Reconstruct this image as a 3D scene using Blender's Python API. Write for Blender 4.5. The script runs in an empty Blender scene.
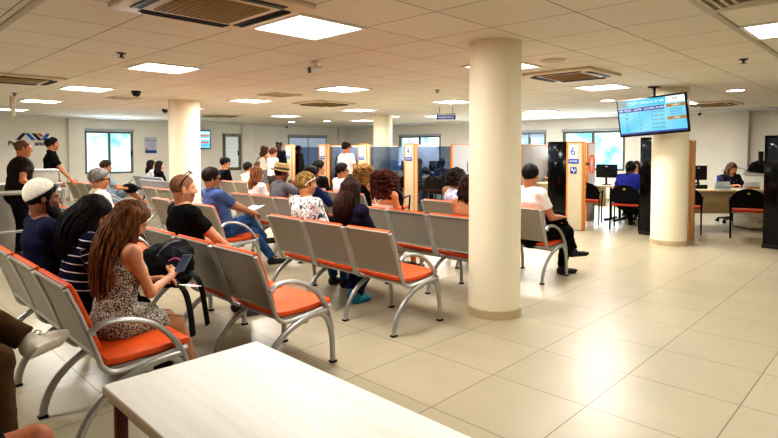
import bpy, bmesh, math, random
import numpy as np
from mathutils import Vector, Matrix, Euler

SC = bpy.context.scene
COL = SC.collection
random.seed(7)
PI = math.pi

# ------------------------------------------------------------------ objects
def link(o, parent=None):
    COL.objects.link(o)
    if parent is not None:
        o.parent = parent
    return o

def tag(o, label=None, cat=None, group=None, kind=None):
    if label: o['label'] = label
    if cat: o['category'] = cat
    if group: o['group'] = group
    if kind: o['kind'] = kind
    return o

def thing(name, label, cat, loc=(0, 0, 0), rz=0.0, group=None):
    o = link(bpy.data.objects.new(name, None))
    o.empty_display_size = 0.1
    o.location = loc
    o.rotation_euler = (0, 0, rz)
    return tag(o, label, cat, group)

def copy_tree(o, parent=None):
    c = o.copy()
    COL.objects.link(c)
    c.parent = parent
    for ch in list(o.children):
        copy_tree(ch, c)
    return c

def mesh_obj(name, verts, faces, mat, parent=None, smooth=False, attrs=None):
    me = bpy.data.meshes.new(name)
    me.from_pydata([tuple(v) for v in verts], [], [tuple(f) for f in faces])
    me.update()
    if mat: me.materials.append(mat)
    if smooth:
        me.polygons.foreach_set('use_smooth', [True] * len(me.polygons))
    o = bpy.data.objects.new(name, me)
    return link(o, parent)

class MB:
    """collects shapes; build() links them as one mesh object"""
    def __init__(s): s.bm = bmesh.new()
    def box(s, c, size, rot=None, bev=0.0, seg=2):
        M = Matrix.Translation(c)
        if rot is not None: M = M @ (rot if isinstance(rot, Matrix) else Euler(rot).to_matrix().to_4x4())
        r = bmesh.ops.create_cube(s.bm, size=1.0, matrix=M @ Matrix.Diagonal((*size, 1)))
        if bev > 0:
            vs = set(r['verts'])
            es = [e for e in s.bm.edges if e.verts[0] in vs and e.verts[1] in vs]
            bmesh.ops.bevel(s.bm, geom=es, offset=bev, segments=seg, affect='EDGES', profile=0.5)
        return s
    def tube(s, pts, r, n=10, flat=None, up=None):
        """sweep a round (or elliptic: flat=(a,b), a along `up`) section along pts"""
        pts = [Vector(p) for p in pts]
        rings = []
        prev = None
        for i, p in enumerate(pts):
            if i == 0: t = pts[1] - p
            elif i == len(pts) - 1: t = p - pts[i - 1]
            else: t = (pts[i + 1] - p).normalized() + (p - pts[i - 1]).normalized()
            t.normalize()
            if up is not None: a = Vector(up)
            elif prev is None: a = Vector((0, 0, 1)) if abs(t.z) < 0.9 else Vector((1, 0, 0))
            else: a = prev
            a = (a - t * a.dot(t)).normalized()
            prev = a
            b = t.cross(a)
            rr = r[i] if isinstance(r, (list, tuple)) else r
            ra, rb = flat if flat else (rr, rr)
            rings.append([s.bm.verts.new(p + a * (ra * math.cos(2 * PI * k / n)) + b * (rb * math.sin(2 * PI * k / n))) for k in range(n)])
        for A, B in zip(rings, rings[1:]):
            for k in range(n):
                s.bm.faces.new((A[k], A[(k + 1) % n], B[(k + 1) % n], B[k]))
        s.bm.faces.new(rings[0][::-1]); s.bm.faces.new(rings[-1])
        return s
    def lathe(s, prof, n=32, c=(0, 0, 0)):
        c = Vector(c)
        rings = []
        for (r, z) in prof:
            if r < 1e-5: rings.append([s.bm.verts.new(c + Vector((0, 0, z)))])
            else: rings.append([s.bm.verts.new(c + Vector((r * math.cos(2 * PI * k / n), r * math.sin(2 * PI * k / n), z))) for k in range(n)])
        for A, B in zip(rings, rings[1:]):
            if len(A) == 1 and len(B) == 1: continue
            for k in range(n):
                k2 = (k + 1) % n
                if len(A) == 1: s.bm.faces.new((A[0], B[k2], B[k]))
                elif len(B) == 1: s.bm.faces.new((A[k], A[k2], B[0]))
                else: s.bm.faces.new((A[k], A[k2], B[k2], B[k]))
        if len(rings[0]) > 1: s.bm.faces.new(rings[0][::-1])
        if len(rings[-1]) > 1: s.bm.faces.new(rings[-1])
        return s
    def prism(s, pts, h, M=None):
        """polygon pts (x,y) extruded 0..h along z, moved by M"""
        M = M or Matrix.Identity(4)
        a = [s.bm.verts.new(M @ Vector((x, y, 0))) for x, y in pts]
        b = [s.bm.verts.new(M @ Vector((x, y, h))) for x, y in pts]
        s.bm.faces.new(a[::-1]); s.bm.faces.new(b)
        n = len(pts)
        for k in range(n):
            s.bm.faces.new((a[k], a[(k + 1) % n], b[(k + 1) % n], b[k]))
        return s
    def slab(s, path, th, y0, y1, bev=0.008):
        """path in (x,z): a plate of thickness th (to the left of the path) from y0 to y1"""
        P = [Vector((x, z)) for x, z in path]
        off = []
        for i, p in enumerate(P):
            t = (P[min(i + 1, len(P) - 1)] - P[max(i - 1, 0)]).normalized()
            off.append(p + Vector((-t.y, t.x)) * th)
        loop = [(p.x, p.y) for p in P] + [(p.x, p.y) for p in off[::-1]]
        a = [s.bm.verts.new((x, y0, z)) for x, z in loop]
        b = [s.bm.verts.new((x, y1, z)) for x, z in loop]
        n = len(P)
        fs = []
        for k in range(n - 1):
            fs.append(s.bm.faces.new((a[k], a[k + 1], a[2 * n - 2 - k], a[2 * n - 1 - k])))
            fs.append(s.bm.faces.new((b[k + 1], b[k], b[2 * n - 1 - k], b[2 * n - 2 - k])))
        m = 2 * n
        for k in range(m):
            fs.append(s.bm.faces.new((a[(k + 1) % m], a[k], b[k], b[(k + 1) % m])))
        bmesh.ops.recalc_face_normals(s.bm, faces=fs)
        if bev > 0:
            es = set()
            for f in fs:
                for e in f.edges:
                    if len(e.link_faces) == 2 and e.calc_face_angle(0) > 0.9: es.add(e)
            bmesh.ops.bevel(s.bm, geom=list(es), offset=bev, segments=2, affect='EDGES', profile=0.5)
        return s
    def build(s, name, mat, parent=None, smooth=True, angle=0.6):
        bmesh.ops.recalc_face_normals(s.bm, faces=s.bm.faces)
        for f in s.bm.faces: f.smooth = smooth
        if smooth:
            for e in s.bm.edges:
                if len(e.link_faces) == 2 and e.calc_face_angle(0) > angle: e.smooth = False
        me = bpy.data.meshes.new(name)
        s.bm.to_mesh(me); s.bm.free()
        if mat: me.materials.append(mat)
        return link(bpy.data.objects.new(name, me), parent)

def structure(o): return tag(o, kind='structure')

# ------------------------------------------------------------------ materials
MATS = {}
def newmat(name):
    m = bpy.data.materials.new(name); m.use_nodes = True
    nt = m.node_tree
    for n in list(nt.nodes): nt.nodes.remove(n)
    out = nt.nodes.new('ShaderNodeOutputMaterial')
    b = nt.nodes.new('ShaderNodeBsdfPrincipled')
    nt.links.new(b.outputs[0], out.inputs[0])
    return m, nt, b
def N(nt, t, **kw):
    n = nt.nodes.new(t)
    for k, v in kw.items():
        if k in n.inputs: n.inputs[k].default_value = v
        else: setattr(n, k, v)
    return n
def rgb(h):
    h = h.lstrip('#')
    c = [int(h[i:i + 2], 16) / 255 for i in (0, 2, 4)]
    return tuple([(x / 12.92 if x <= 0.04045 else ((x + 0.055) / 1.055) ** 2.4) for x in c] + [1.0])
def mix(nt, fac, a, b):
    n = nt.nodes.new('ShaderNodeMix'); n.data_type = 'RGBA'
    if isinstance(fac, (int, float)): n.inputs[0].default_value = fac
    else: nt.links.new(fac, n.inputs[0])
    for s, v in ((6, a), (7, b)):
        if isinstance(v, tuple): n.inputs[s].default_value = v
        else: nt.links.new(v, n.inputs[s])
    return n.outputs[2]
def ramp(nt, fac, stops):
    r = nt.nodes.new('ShaderNodeValToRGB')
    els = r.color_ramp.elements
    while len(els) > 1: els.remove(els[0])
    els[0].position, els[0].color = stops[0]
    for p, c in stops[1:]:
        e = els.new(p); e.color = c
    nt.links.new(fac, r.inputs[0])
    return r.outputs[0]
def mat(name, col, rough=0.5, metal=0.0, var=0.08, scale=12.0, bump=0.0, bscale=60.0, spec=0.35, coat=0.0):
    """plain surface: colour varied by noise, optional bump"""
    if name in MATS: return MATS[name]
    m, nt, b = newmat(name)
    c = rgb(col) if isinstance(col, str) else col
    tc = N(nt, 'ShaderNodeTexCoord')
    no = N(nt, 'ShaderNodeTexNoise', Scale=scale, Detail=3.0)
    nt.links.new(tc.outputs['Object'], no.inputs['Vector'])
    dark = tuple([x * (1 - var) for x in c[:3]] + [1]); light = tuple([min(1, x * (1 + var)) for x in c[:3]] + [1])
    nt.links.new(ramp(nt, no.outputs[0], [(0.3, dark), (0.7, light)]), b.inputs['Base Color'])
    b.inputs['Roughness'].default_value = rough; b.inputs['Metallic'].default_value = metal
    b.inputs['Specular IOR Level'].default_value = spec
    if coat: b.inputs['Coat Weight'].default_value = coat
    if bump:
        n2 = N(nt, 'ShaderNodeTexNoise', Scale=bscale, Detail=2.0)
        nt.links.new(tc.outputs['Object'], n2.inputs['Vector'])
        bp = N(nt, 'ShaderNodeBump', Strength=bump, Distance=0.01)
        nt.links.new(n2.outputs[0], bp.inputs['Height']); nt.links.new(bp.outputs[0], b.inputs['Normal'])
    MATS[name] = m
    return m
def emit(name, col, strength):
    if name in MATS: return MATS[name]
    m, nt, b = newmat(name)
    c = rgb(col)
    b.inputs['Base Color'].default_value = c
    b.inputs['Emission Color'].default_value = c
    b.inputs['Emission Strength'].default_value = strength
    MATS[name] = m
    return m
def cloth(name, col, var=0.16, scale=14.0, bump=0.25):
    return mat(name, col, rough=0.9, var=var, scale=scale, bump=bump, bscale=22.0, spec=0.12)
def hairmat(col, hi):
    name = 'hair_' + col + hi
    if name in MATS: return MATS[name]
    m, nt, b = newmat(name)
    tc = N(nt, 'ShaderNodeTexCoord')
    mp = N(nt, 'ShaderNodeMapping'); mp.inputs['Scale'].default_value = (60, 60, 9)
    no = N(nt, 'ShaderNodeTexNoise', Scale=1.0, Detail=3.0, Distortion=0.6)
    nt.links.new(tc.outputs['Object'], mp.inputs['Vector']); nt.links.new(mp.outputs[0], no.inputs['Vector'])
    nt.links.new(ramp(nt, no.outputs[0], [(0.35, rgb(col)), (0.7, rgb(hi))]), b.inputs['Base Color'])
    b.inputs['Roughness'].default_value = 0.6; b.inputs['Specular IOR Level'].default_value = 0.14
    bp = N(nt, 'ShaderNodeBump', Strength=0.6, Distance=0.01)
    nt.links.new(no.outputs[0], bp.inputs['Height']); nt.links.new(bp.outputs[0], b.inputs['Normal'])
    MATS[name] = m
    return m
def skinmat(col):
    name = 'skin_' + col
    if name in MATS: return MATS[name]
    m, nt, b = newmat(name)
    at = N(nt, 'ShaderNodeAttribute'); at.attribute_name = 'tint'
    tc = N(nt, 'ShaderNodeTexCoord')
    no = N(nt, 'ShaderNodeTexNoise', Scale=25.0, Detail=3.0)
    nt.links.new(tc.outputs['Object'], no.inputs['Vector'])
    c = rgb(col)
    base = ramp(nt, no.outputs[0], [(0.3, tuple([x * 0.9 for x in c[:3]] + [1])), (0.7, tuple([min(1, x * 1.08) for x in c[:3]] + [1]))])
    # tint.alpha-like: tint colour replaces the skin where attribute 'tw' is 1
    aw = N(nt, 'ShaderNodeAttribute'); aw.attribute_name = 'tw'
    nt.links.new(mix(nt, aw.outputs['Fac'], base, at.outputs['Color']), b.inputs['Base Color'])
    b.inputs['Roughness'].default_value = 0.5; b.inputs['Specular IOR Level'].default_value = 0.35
    b.inputs['Subsurface Weight'].default_value = 0.0
    MATS[name] = m
    return m
# ------------------------------------------------------------------ figures: signed-distance bodies turned into one surface
def V(*a): return np.array(a if len(a) > 1 else a[0], float)
def unit(a):
    n = np.linalg.norm(a)
    return a / n if n > 1e-9 else a
def rotm(yaw=0, pitch=0, roll=0):
    """columns: forward, left, up; pitch>0 looks down, yaw>0 turns left"""
    y, p, r = map(math.radians, (yaw, pitch, roll))
    return np.array((Matrix.Rotation(y, 3, 'Z') @ Matrix.Rotation(p, 3, 'Y') @ Matrix.Rotation(r, 3, 'X')))

def vnoise(p, seed=0):
    """smooth value noise in -1..1"""
    i = np.floor(p).astype(np.int64); f = p - i; f = f * f * (3 - 2 * f)
    def h(ix, iy, iz):
        n = (ix * 374761393 + iy * 668265263 + iz * 2147483647 + seed * 1274126177) & 0x7fffffff
        n = ((n ^ (n >> 13)) * 1274126177) & 0x7fffffff
        return ((n ^ (n >> 16)) & 0xffff) / 32767.5 - 1
    r = 0
    for dx in (0, 1):
        for dy in (0, 1):
            for dz in (0, 1):
                w = (f[:, 0] if dx else 1 - f[:, 0]) * (f[:, 1] if dy else 1 - f[:, 1]) * (f[:, 2] if dz else 1 - f[:, 2])
                r = r + w * h(i[:, 0] + dx, i[:, 1] + dy, i[:, 2] + dz)
    return r

class Sdf:
    def __init__(s): s.p = []
    def add(s, fn, lo, hi, k=0.02, op='u'): s.p.append((fn, np.minimum(lo, hi), np.maximum(lo, hi), k, op)); return s
    def cap(s, a, b, ra, rb=None, k=0.02, op='u', end=False, start=False):
        a, b = V(a), V(b); rb = ra if rb is None else rb
        d = b - a; L2 = d.dot(d) or 1e-9; dn = unit(d)
        def fn(q):
            t = np.clip(((q - a) @ d) / L2, 0, 1)
            r = np.linalg.norm(q - a - t[:, None] * d, axis=1) - (ra + (rb - ra) * t)
            if end: r = np.maximum(r, (q - b) @ dn)
            if start: r = np.maximum(r, (a - q) @ dn)
            return r
        R = max(ra, rb)
        return s.add(fn, np.minimum(a, b) - R, np.maximum(a, b) + R, k, op)
    def ecap(s, a, b, side, sa, sb, k=0.02, op='u', end=False, start=False):
        """capsule of elliptic section: sa=(half width along side, half depth) at a, sb at b"""
        a, b = V(a), V(b); d = b - a; L2 = d.dot(d) or 1e-9; w = unit(d)
        u = unit(V(side) - w * np.dot(V(side), w)); v = np.cross(w, u)
        def fn(q):
            r = q - a
            t = np.clip((r @ d) / L2, 0, 1)
            e = r - t[:, None] * d
            A = sa[0] + (sb[0] - sa[0]) * t; B = sa[1] + (sb[1] - sa[1]) * t
            m = np.minimum(A, B)
            kk = np.sqrt((e @ u / A) ** 2 + (e @ v / B) ** 2 + (e @ w / m) ** 2)
            g = np.sqrt((e @ u / A ** 2) ** 2 + (e @ v / B ** 2) ** 2 + (e @ w / m ** 2) ** 2) + 1e-9
            r2 = np.where(kk < 0.3, (kk - 1) * m, kk * (kk - 1) / g)
            if end: r2 = np.maximum(r2, (q - b) @ w)
            if start: r2 = np.maximum(r2, (a - q) @ w)
            return r2
        R = max(sa + sb)
        return s.add(fn, np.minimum(a, b) - R, np.maximum(a, b) + R, k, op)
    def ell(s, c, rad, R=None, k=0.02, op='u'):
        c, rad = V(c), V(rad); R = np.eye(3) if R is None else R
        def fn(q):
            e = (q - c) @ R
            kk = np.linalg.norm(e / rad, axis=1); g = np.linalg.norm(e / rad ** 2, axis=1) + 1e-9
            return np.where(kk < 0.3, (kk - 1) * rad.min(), kk * (kk - 1) / g)
        m = rad.max()
        return s.add(fn, c - m, c + m, k, op)
    def grow(s, other, **kw): s.p += other.p; return s
    def mesh(s, vox):
        los = np.min([p[1] for p in s.p if p[4] == 'u'], axis=0) - 2.5 * vox
        his = np.max([p[2] for p in s.p if p[4] == 'u'], axis=0) + 2.5 * vox
        n = np.ceil((his - los) / vox).astype(int) + 1
        D = np.full(n, 0.2)
        ax = [los[i] + np.arange(n[i]) * vox for i in range(3)]
        for fn, lo, hi, k, op in s.p:
            mg = max(0.045, 2 * k)
            i0 = np.clip(np.floor((lo - mg - los) / vox).astype(int), 0, n); i1 = np.clip(np.ceil((hi + mg - los) / vox).astype(int) + 1, 0, n)
            if np.any(i1 <= i0): continue
            g = np.stack(np.meshgrid(*[ax[i][i0[i]:i1[i]] for i in range(3)], indexing='ij'), -1)
            d = fn(g.reshape(-1, 3)).reshape(g.shape[:3])
            sl = tuple(slice(i0[i], i1[i]) for i in range(3))
            o = D[sl]
            if op == 'u':
                h = np.clip(0.5 + 0.5 * (o - d) / k, 0, 1); D[sl] = o * (1 - h) + d * h - k * h * (1 - h)
            elif op == 's':
                h = np.clip(0.5 - 0.5 * (o + d) / k, 0, 1); D[sl] = o * (1 - h) - d * h + k * h * (1 - h)
            elif op == 'i':
                D[sl] = np.maximum(o, d)
        return nets(D, los, vox)

def nets(D, los, vox):
    S = D < 0
    S[0] = S[-1] = False; S[:, 0] = S[:, -1] = False; S[:, :, 0] = S[:, :, -1] = False
    n = np.array(D.shape)
    acc = np.zeros(tuple(n - 1) + (3,)); cnt = np.zeros(tuple(n - 1))
    edges = []
    for a in range(3):
        sl0 = [slice(None)] * 3; sl1 = [slice(None)] * 3
        sl0[a] = slice(0, -1); sl1[a] = slice(1, None)
        A, B = D[tuple(sl0)], D[tuple(sl1)]
        m = S[tuple(sl0)] != S[tuple(sl1)]
        idx = np.argwhere(m)
        da, db = A[m], B[m]
        den = np.where(np.abs(da - db) < 1e-9, 1e-9, da - db)
        t = np.clip(da / den, 0, 1)
        pos = idx.astype(float); pos[:, a] += t
        edges.append((idx, S[tuple(sl0)][m]))
        o1, o2 = [x for x in range(3) if x != a]
        for d1 in (0, 1):
            for d2 in (0, 1):
                c = idx.copy(); c[:, o1] -= d1; c[:, o2] -= d2
                ok = np.all((c >= 0) & (c < n - 1), axis=1)
                np.add.at(acc, tuple(c[ok].T), pos[ok]); np.add.at(cnt, tuple(c[ok].T), 1)
    has = cnt > 0
    vid = np.full(has.shape, -1); vid[has] = np.arange(has.sum())
    verts = acc[has] / cnt[has][:, None] * vox + los
    faces = []
    for a in range(3):
        idx, inside = edges[a]
        o1, o2 = (a + 1) % 3, (a + 2) % 3
        q = []
        for d1, d2 in ((1, 1), (0, 1), (0, 0), (1, 0)):
            c = idx.copy(); c[:, o1] -= d1; c[:, o2] -= d2
            c = np.clip(c, 0, n - 2)
            q.append(vid[tuple(c.T)])
        q = np.stack(q, 1)
        q = np.where(inside[:, None], q, q[:, ::-1])
        faces.append(q)
    F = np.concatenate(faces)
    F = F[(F >= 0).all(1)]
    return verts, F

def vnormals(v, f):
    n = np.cross(v[f[:, 2]] - v[f[:, 0]], v[f[:, 3]] - v[f[:, 1]])
    o = np.zeros_like(v)
    for k in range(4): np.add.at(o, f[:, k], n)
    return o / (np.linalg.norm(o, axis=1)[:, None] + 1e-12)

def surf(name, v, f, m, parent, attrs=None):
    me = bpy.data.meshes.new(name)
    me.vertices.add(len(v)); me.vertices.foreach_set('co', v.astype(np.float32).ravel())
    me.loops.add(len(f) * 4); me.loops.foreach_set('vertex_index', f.astype(np.int32).ravel())
    me.polygons.add(len(f)); me.polygons.foreach_set('loop_start', np.arange(0, len(f) * 4, 4, dtype=np.int32))
    me.polygons.foreach_set('use_smooth', np.ones(len(f), dtype=bool))
    me.update(calc_edges=True); me.validate()
    if m: me.materials.append(m)
    for k, a in (attrs or {}).items():
        if a.ndim == 2:
            at = me.color_attributes.new(k, 'FLOAT_COLOR', 'POINT')
            at.data.foreach_set('color', np.concatenate([a, np.ones((len(a), 1))], 1).astype(np.float32).ravel())
        else:
            at = me.attributes.new(k, 'FLOAT', 'POINT'); at.data.foreach_set('value', a.astype(np.float32))
    return link(bpy.data.objects.new(name, me), parent)

def ik(a, b, l1, l2, pole):
    a, b = V(a), V(b); d = b - a; L = np.linalg.norm(d)
    mx = (l1 + l2) * 0.995
    if L > mx: b = a + d / L * mx; L = mx
    L = max(L, abs(l1 - l2) + 0.02)
    u = unit(d); x = (l1 * l1 - l2 * l2 + L * L) / (2 * L)
    h = math.sqrt(max(l1 * l1 - x * x, 0)); pl = V(pole); pl = unit(pl - u * pl.dot(u))
    return a + u * x + pl * h, b

HAIR_LINE_X = [-0.2, -0.10, -0.04, 0.0, 0.022, 0.034, 0.06, 0.085, 0.12]
HAIR_LINE_Z = [-0.085, -0.075, -0.045, -0.03, -0.03, 0.02, 0.05, 0.075, 0.085]

def person(label, loc, yaw=0, pose='sit', H=1.72, lean=0, side=0, twist=0, head=(0, 0, 0), build=1.0, fem=False,
           hl=None, hr=None, pl=None, pr=None, curl=(0.4, 0.4), hdl=None, hdr=None, fl=None, fr=None, kl=None, kr=None,
           skin='#b8805c', hair=('short', '#15100d', '#2a1d15'), top=('tee', None), bottom=('trousers', None), shoe='#1a1a1a', toe=(0, 0),
           vox=0.012, extra=None, group=None, beard=None, z0=0.0, hipz=None, belly=0.0, stubble=0.0):
    s = H / 1.72
    root = thing('person', label, 'person', (loc[0], loc[1], z0), math.radians(yaw), group)
    Y = V(0, 1, 0)
    sit = pose == 'sit'
    pz = hipz if hipz is not None else (0.518 if sit else 0.93 * s)
    P = V(0, 0, pz)
    la, sa = math.radians(lean), math.radians(side)
    t = unit(V(math.sin(la), math.sin(sa), math.cos(la)))
    ca, sn = math.cos(math.radians(twist)), math.sin(math.radians(twist))
    side_v = unit(V(-sn, ca, 0) - t * np.dot(V(-sn, ca, 0), t))
    f_v = np.cross(side_v, t)
    wN = 0.5 * s
    Nk = P + t * wN
    sw = (0.158 if fem else 0.178) * s * (0.5 + 0.5 * build)
    SL = Nk - t * 0.05 * s + side_v * sw; SR = Nk - t * 0.05 * s - side_v * sw
    Rh = rotm(twist + head[0], head[1], head[2])
    nd = unit(t * 0.6 + V(0, 0, 0.6) + Rh[:, 0] * 0.25 * math.sin(math.radians(head[1])) + f_v * 0.12)
    hs = s ** 0.5 * (0.97 if fem else 1.0)
    Hc = Nk + nd * 0.148 * s
    hw = 0.088 * s
    HL, HR = P + Y * hw, P - Y * hw
    # legs
    l1, l2 = 0.425 * s, 0.41 * s
    if sit:
        fl = V(fl) if fl is not None else V(0.47 * s, 0.10, 0.085)
        fr = V(fr) if fr is not None else V(0.47 * s, -0.10, 0.085)
        kp = V(0.3, 0, 1)
    else:
        fl = V(fl) if fl is not None else V(0.02, 0.10, 0.085)
        fr = V(fr) if fr is not None else V(-0.02, -0.10, 0.085)
        kp = V(1, 0, 0.2)
    KL, AL = ik(HL, fl, l1, l2, kl if kl is not None else kp + V(0, 0.12, 0))
    KR, AR = ik(HR, fr, l1, l2, kr if kr is not None else kp - V(0, 0.12, 0))
    # arms
    a1, a2 = 0.285 * s, 0.255 * s
    if sit: dl, dr = V(0.30, 0.10, pz + 0.13), V(0.30, -0.10, pz + 0.13)
    else: dl, dr = V(0.05, 0.27, pz - 0.10), V(0.05, -0.27, pz - 0.10)
    EL, WL = ik(SL, hl if hl is not None else dl, a1, a2, pl if pl is not None else V(-0.6, 0.6, -0.5))
    ER, WR = ik(SR, hr if hr is not None else dr, a1, a2, pr if pr is not None else V(-0.6, -0.6, -0.5))
    b = build
    def torso(S_, g, lo=-0.02, hips=True):
        w = 0.12 if fem else 0.138
        if hips:
            S_.ecap(P + t * (lo + 0.01), P + t * 0.10 * s, side_v, ((0.165 * b) * s + g, 0.115 * b * s + g), (0.145 * b * s + g, 0.105 * b * s + g), k=0.05)
        S_.ecap(P + t * 0.10 * s, P + t * 0.22 * s, side_v, (0.145 * b * s + g, 0.105 * b * s + g), (w * b * s + g, 0.095 * b * s + g), k=0.05)
        S_.ecap(P + t * 0.22 * s, P + t * 0.36 * s, side_v, (w * b * s + g, 0.095 * b * s + g), ((0.145 if fem else 0.165) * b * s + g, 0.105 * b * s + g), k=0.05)
        S_.ecap(P + t * 0.36 * s, P + t * 0.425 * s, side_v, ((0.145 if fem else 0.165) * b * s + g, 0.10 * b * s + g), (0.13 * b * s + g, 0.075 * b * s + g), k=0.05)
        if belly: S_.ell(P + t * 0.13 * s + f_v * 0.06, (0.11 + belly + g, 0.15 + belly * 0.6 + g, 0.13 + g), np.stack([f_v, side_v, t], 1), k=0.06)
        if fem:
            for q in (1, -1): S_.ell(P + t * 0.31 * s + f_v * 0.085 * s + side_v * q * 0.065 * s, (0.055 * s + g,) * 3, k=0.04)
        for A in (SL, SR): S_.cap(Nk - t * 0.045 * s, A, 0.052 * s + g, 0.056 * s + g, k=0.04)
    # ---------------- body
    B = Sdf(); torso(B, 0.0)
    for H_, K_, A_ in ((HL, KL, AL), (HR, KR, AR)):
        B.cap(H_, K_, 0.082 * s * b, 0.054 * s, k=0.03)
        B.cap(K_, A_, 0.053 * s, 0.034 * s, k=0.02)
        cm = K_ + (A_ - K_) * 0.3; bk = unit(np.cross(Y, unit(A_ - K_)))
        B.ell(cm - bk * 0.012 * np.sign(np.dot(bk, V(1, 0, 0)) or 1), (0.05 * s, 0.05 * s, 0.10 * s), np.stack([np.cross(Y, unit(A_ - K_)), Y, unit(K_ - A_)], 1), k=0.03)
    for S_, E_, W_ in ((SL, EL, WL), (SR, ER, WR)):
        m = 0.86 if fem else 1.0
        B.cap(S_, E_, 0.05 * s * m * (0.4 + 0.6 * b), 0.038 * s * m, k=0.03)
        B.cap(E_, W_, 0.040 * s * m, 0.026 * s * m, k=0.02)
    B.cap(Nk - t * 0.03, Hc - Rh[:, 2] * 0.05, (0.052 if fem else 0.06) * s, (0.05 if fem else 0.058) * s, k=0.04)
    bv, bf = B.mesh(vox)
    parts = [(bv, bf, None)]
    # head
    def hp(x, y, z): return Hc + Rh @ (V(x, y, z) * hs)
    hd = Sdf(); q = hs
    hd.ell(hp(-0.012, 0, 0.026), V(0.097, 0.075, 0.089) * q, Rh, k=0.02)
    hd.ell(hp(0.028, 0, -0.04), V(0.062, 0.056 if fem else 0.06, 0.075) * q, Rh, k=0.03)
    hd.ell(hp(0.064, 0, -0.093), V(0.02, 0.024, 0.018) * q, Rh, k=0.025)
    hd.ell(hp(0.0, 0, -0.055), V(0.055, 0.057, 0.05) * q, Rh, k=0.03)
    for y in (1, -1):
        hd.cap(hp(0.084, y * 0.018, 0.024), hp(0.072, y * 0.045, 0.022), 0.011 * q, 0.009 * q, k=0.012)
        hd.ell(hp(0.066, y * 0.04, -0.025), V(0.022, 0.02, 0.02) * q, Rh, k=0.02)
        hd.ell(hp(0.098, y * 0.032, 0.006), V(0.014, 0.017, 0.011) * q, Rh, k=0.012, op='s')
        hd.ell(hp(0.077, y * 0.032, 0.006), V(0.0125, 0.0135, 0.0115) * q, Rh, k=0.004)
        hd.ell(hp(-0.008, y * 0.077, -0.005), V(0.02, 0.008, 0.032) * q, Rh @ rotm(y * -22), k=0.006)
    hd.cap(hp(0.088, 0, 0.014), hp(0.105, 0, -0.022), 0.008 * q, 0.012 * q, k=0.012)
    for y in (1, -1): hd.ell(hp(0.094, y * 0.011, -0.026), V(0.009, 0.008, 0.007) * q, Rh, k=0.006)
    hd.cap(hp(0.084, -0.018, -0.052), hp(0.084, 0.018, -0.052), 0.007 * q, k=0.006)
    hd.cap(hp(0.083, -0.015, -0.064), hp(0.083, 0.015, -0.064), 0.008 * q, k=0.006)
    hd.cap(hp(-0.02, 0, -0.06), Nk - t * 0.02 + nd * 0.02, (0.05 if fem else 0.058) * q, (0.052 if fem else 0.06) * s, k=0.03)
    hv, hf = hd.mesh(min(0.0065, vox * 0.6))
    parts.append((hv, hf, 'head'))
    # hands
    for sd, W_, E_, dv, cu in ((1, WL, EL, hdl, curl[0]), (-1, WR, ER, hdr, curl[1])):
        fd = unit(W_ - E_)
        nrm = None
        if dv is not None:
            d = unit(V(dv[0])); nrm = V(dv[1]) if len(dv) > 1 else None
        else: d = fd
        if nrm is None: nrm = V(0, 0, -1) if abs(d[2]) < 0.75 else V(0, -sd, 0)
        nrm = unit(nrm - d * nrm.dot(d)); u = np.cross(nrm, d) * sd      # u: towards the thumb
        if np.dot(u, V(0, -sd, 0)) < -0.2 and dv is None: u = -u
        h = Sdf(); z = s * (0.92 if fem else 1.0)
        h.cap(W_ - fd * 0.03 * z, W_ + d * 0.02 * z, 0.027 * z, 0.025 * z, k=0.015)
        h.ecap(W_ + d * 0.022 * z, W_ + d * 0.078 * z, u, (0.028 * z, 0.017 * z), (0.040 * z, 0.014 * z), k=0.015)
        for j, (off, ln) in enumerate(((0.031, 0.070), (0.0105, 0.079), (-0.0105, 0.073), (-0.031, 0.056))):
            p0 = W_ + d * (0.082 - 0.0025 * abs(j - 1)) * z + u * off * z
            dd = d + u * off * 1.2; dd = unit(dd)
            an = 0.25 + cu * (0.55 + 0.12 * j) ; r0 = 0.0092 * z
            for sg, fr_ in enumerate((0.45, 0.31, 0.24)):
                dd = unit(dd * math.cos(an) + nrm * math.sin(an)) if sg == 0 else unit(dd * math.cos(an * 0.9) + unit(nrm - dd * nrm.dot(dd)) * math.sin(an * 0.9))
                p1 = p0 + dd * ln * fr_ * z
                h.cap(p0, p1, r0, r0 * 0.92, k=0.003); p0 = p1; r0 *= 0.92
        p0 = W_ + d * 0.025 * z + u * 0.026 * z
        dt = unit(d * 0.75 + u * 0.6 + nrm * (0.25 + 0.4 * cu)); p1 = p0 + dt * 0.043 * z
        h.cap(p0, p1, 0.0135 * z, 0.0108 * z, k=0.008)
        dt2 = unit(d * 0.95 + u * 0.15 + nrm * (0.2 + 0.4 * cu)); p2 = p1 + dt2 * 0.03 * z
        h.cap(p1, p2, 0.0105 * z, 0.009 * z, k=0.003)
        v_, f_ = h.mesh(0.0045 if vox < 0.0115 else 0.006)
        parts.append((v_, f_, 'hand'))
    # merge into one mesh with face tints
    vs, fs, tint, tw = [], [], [], []
    o = 0
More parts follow.
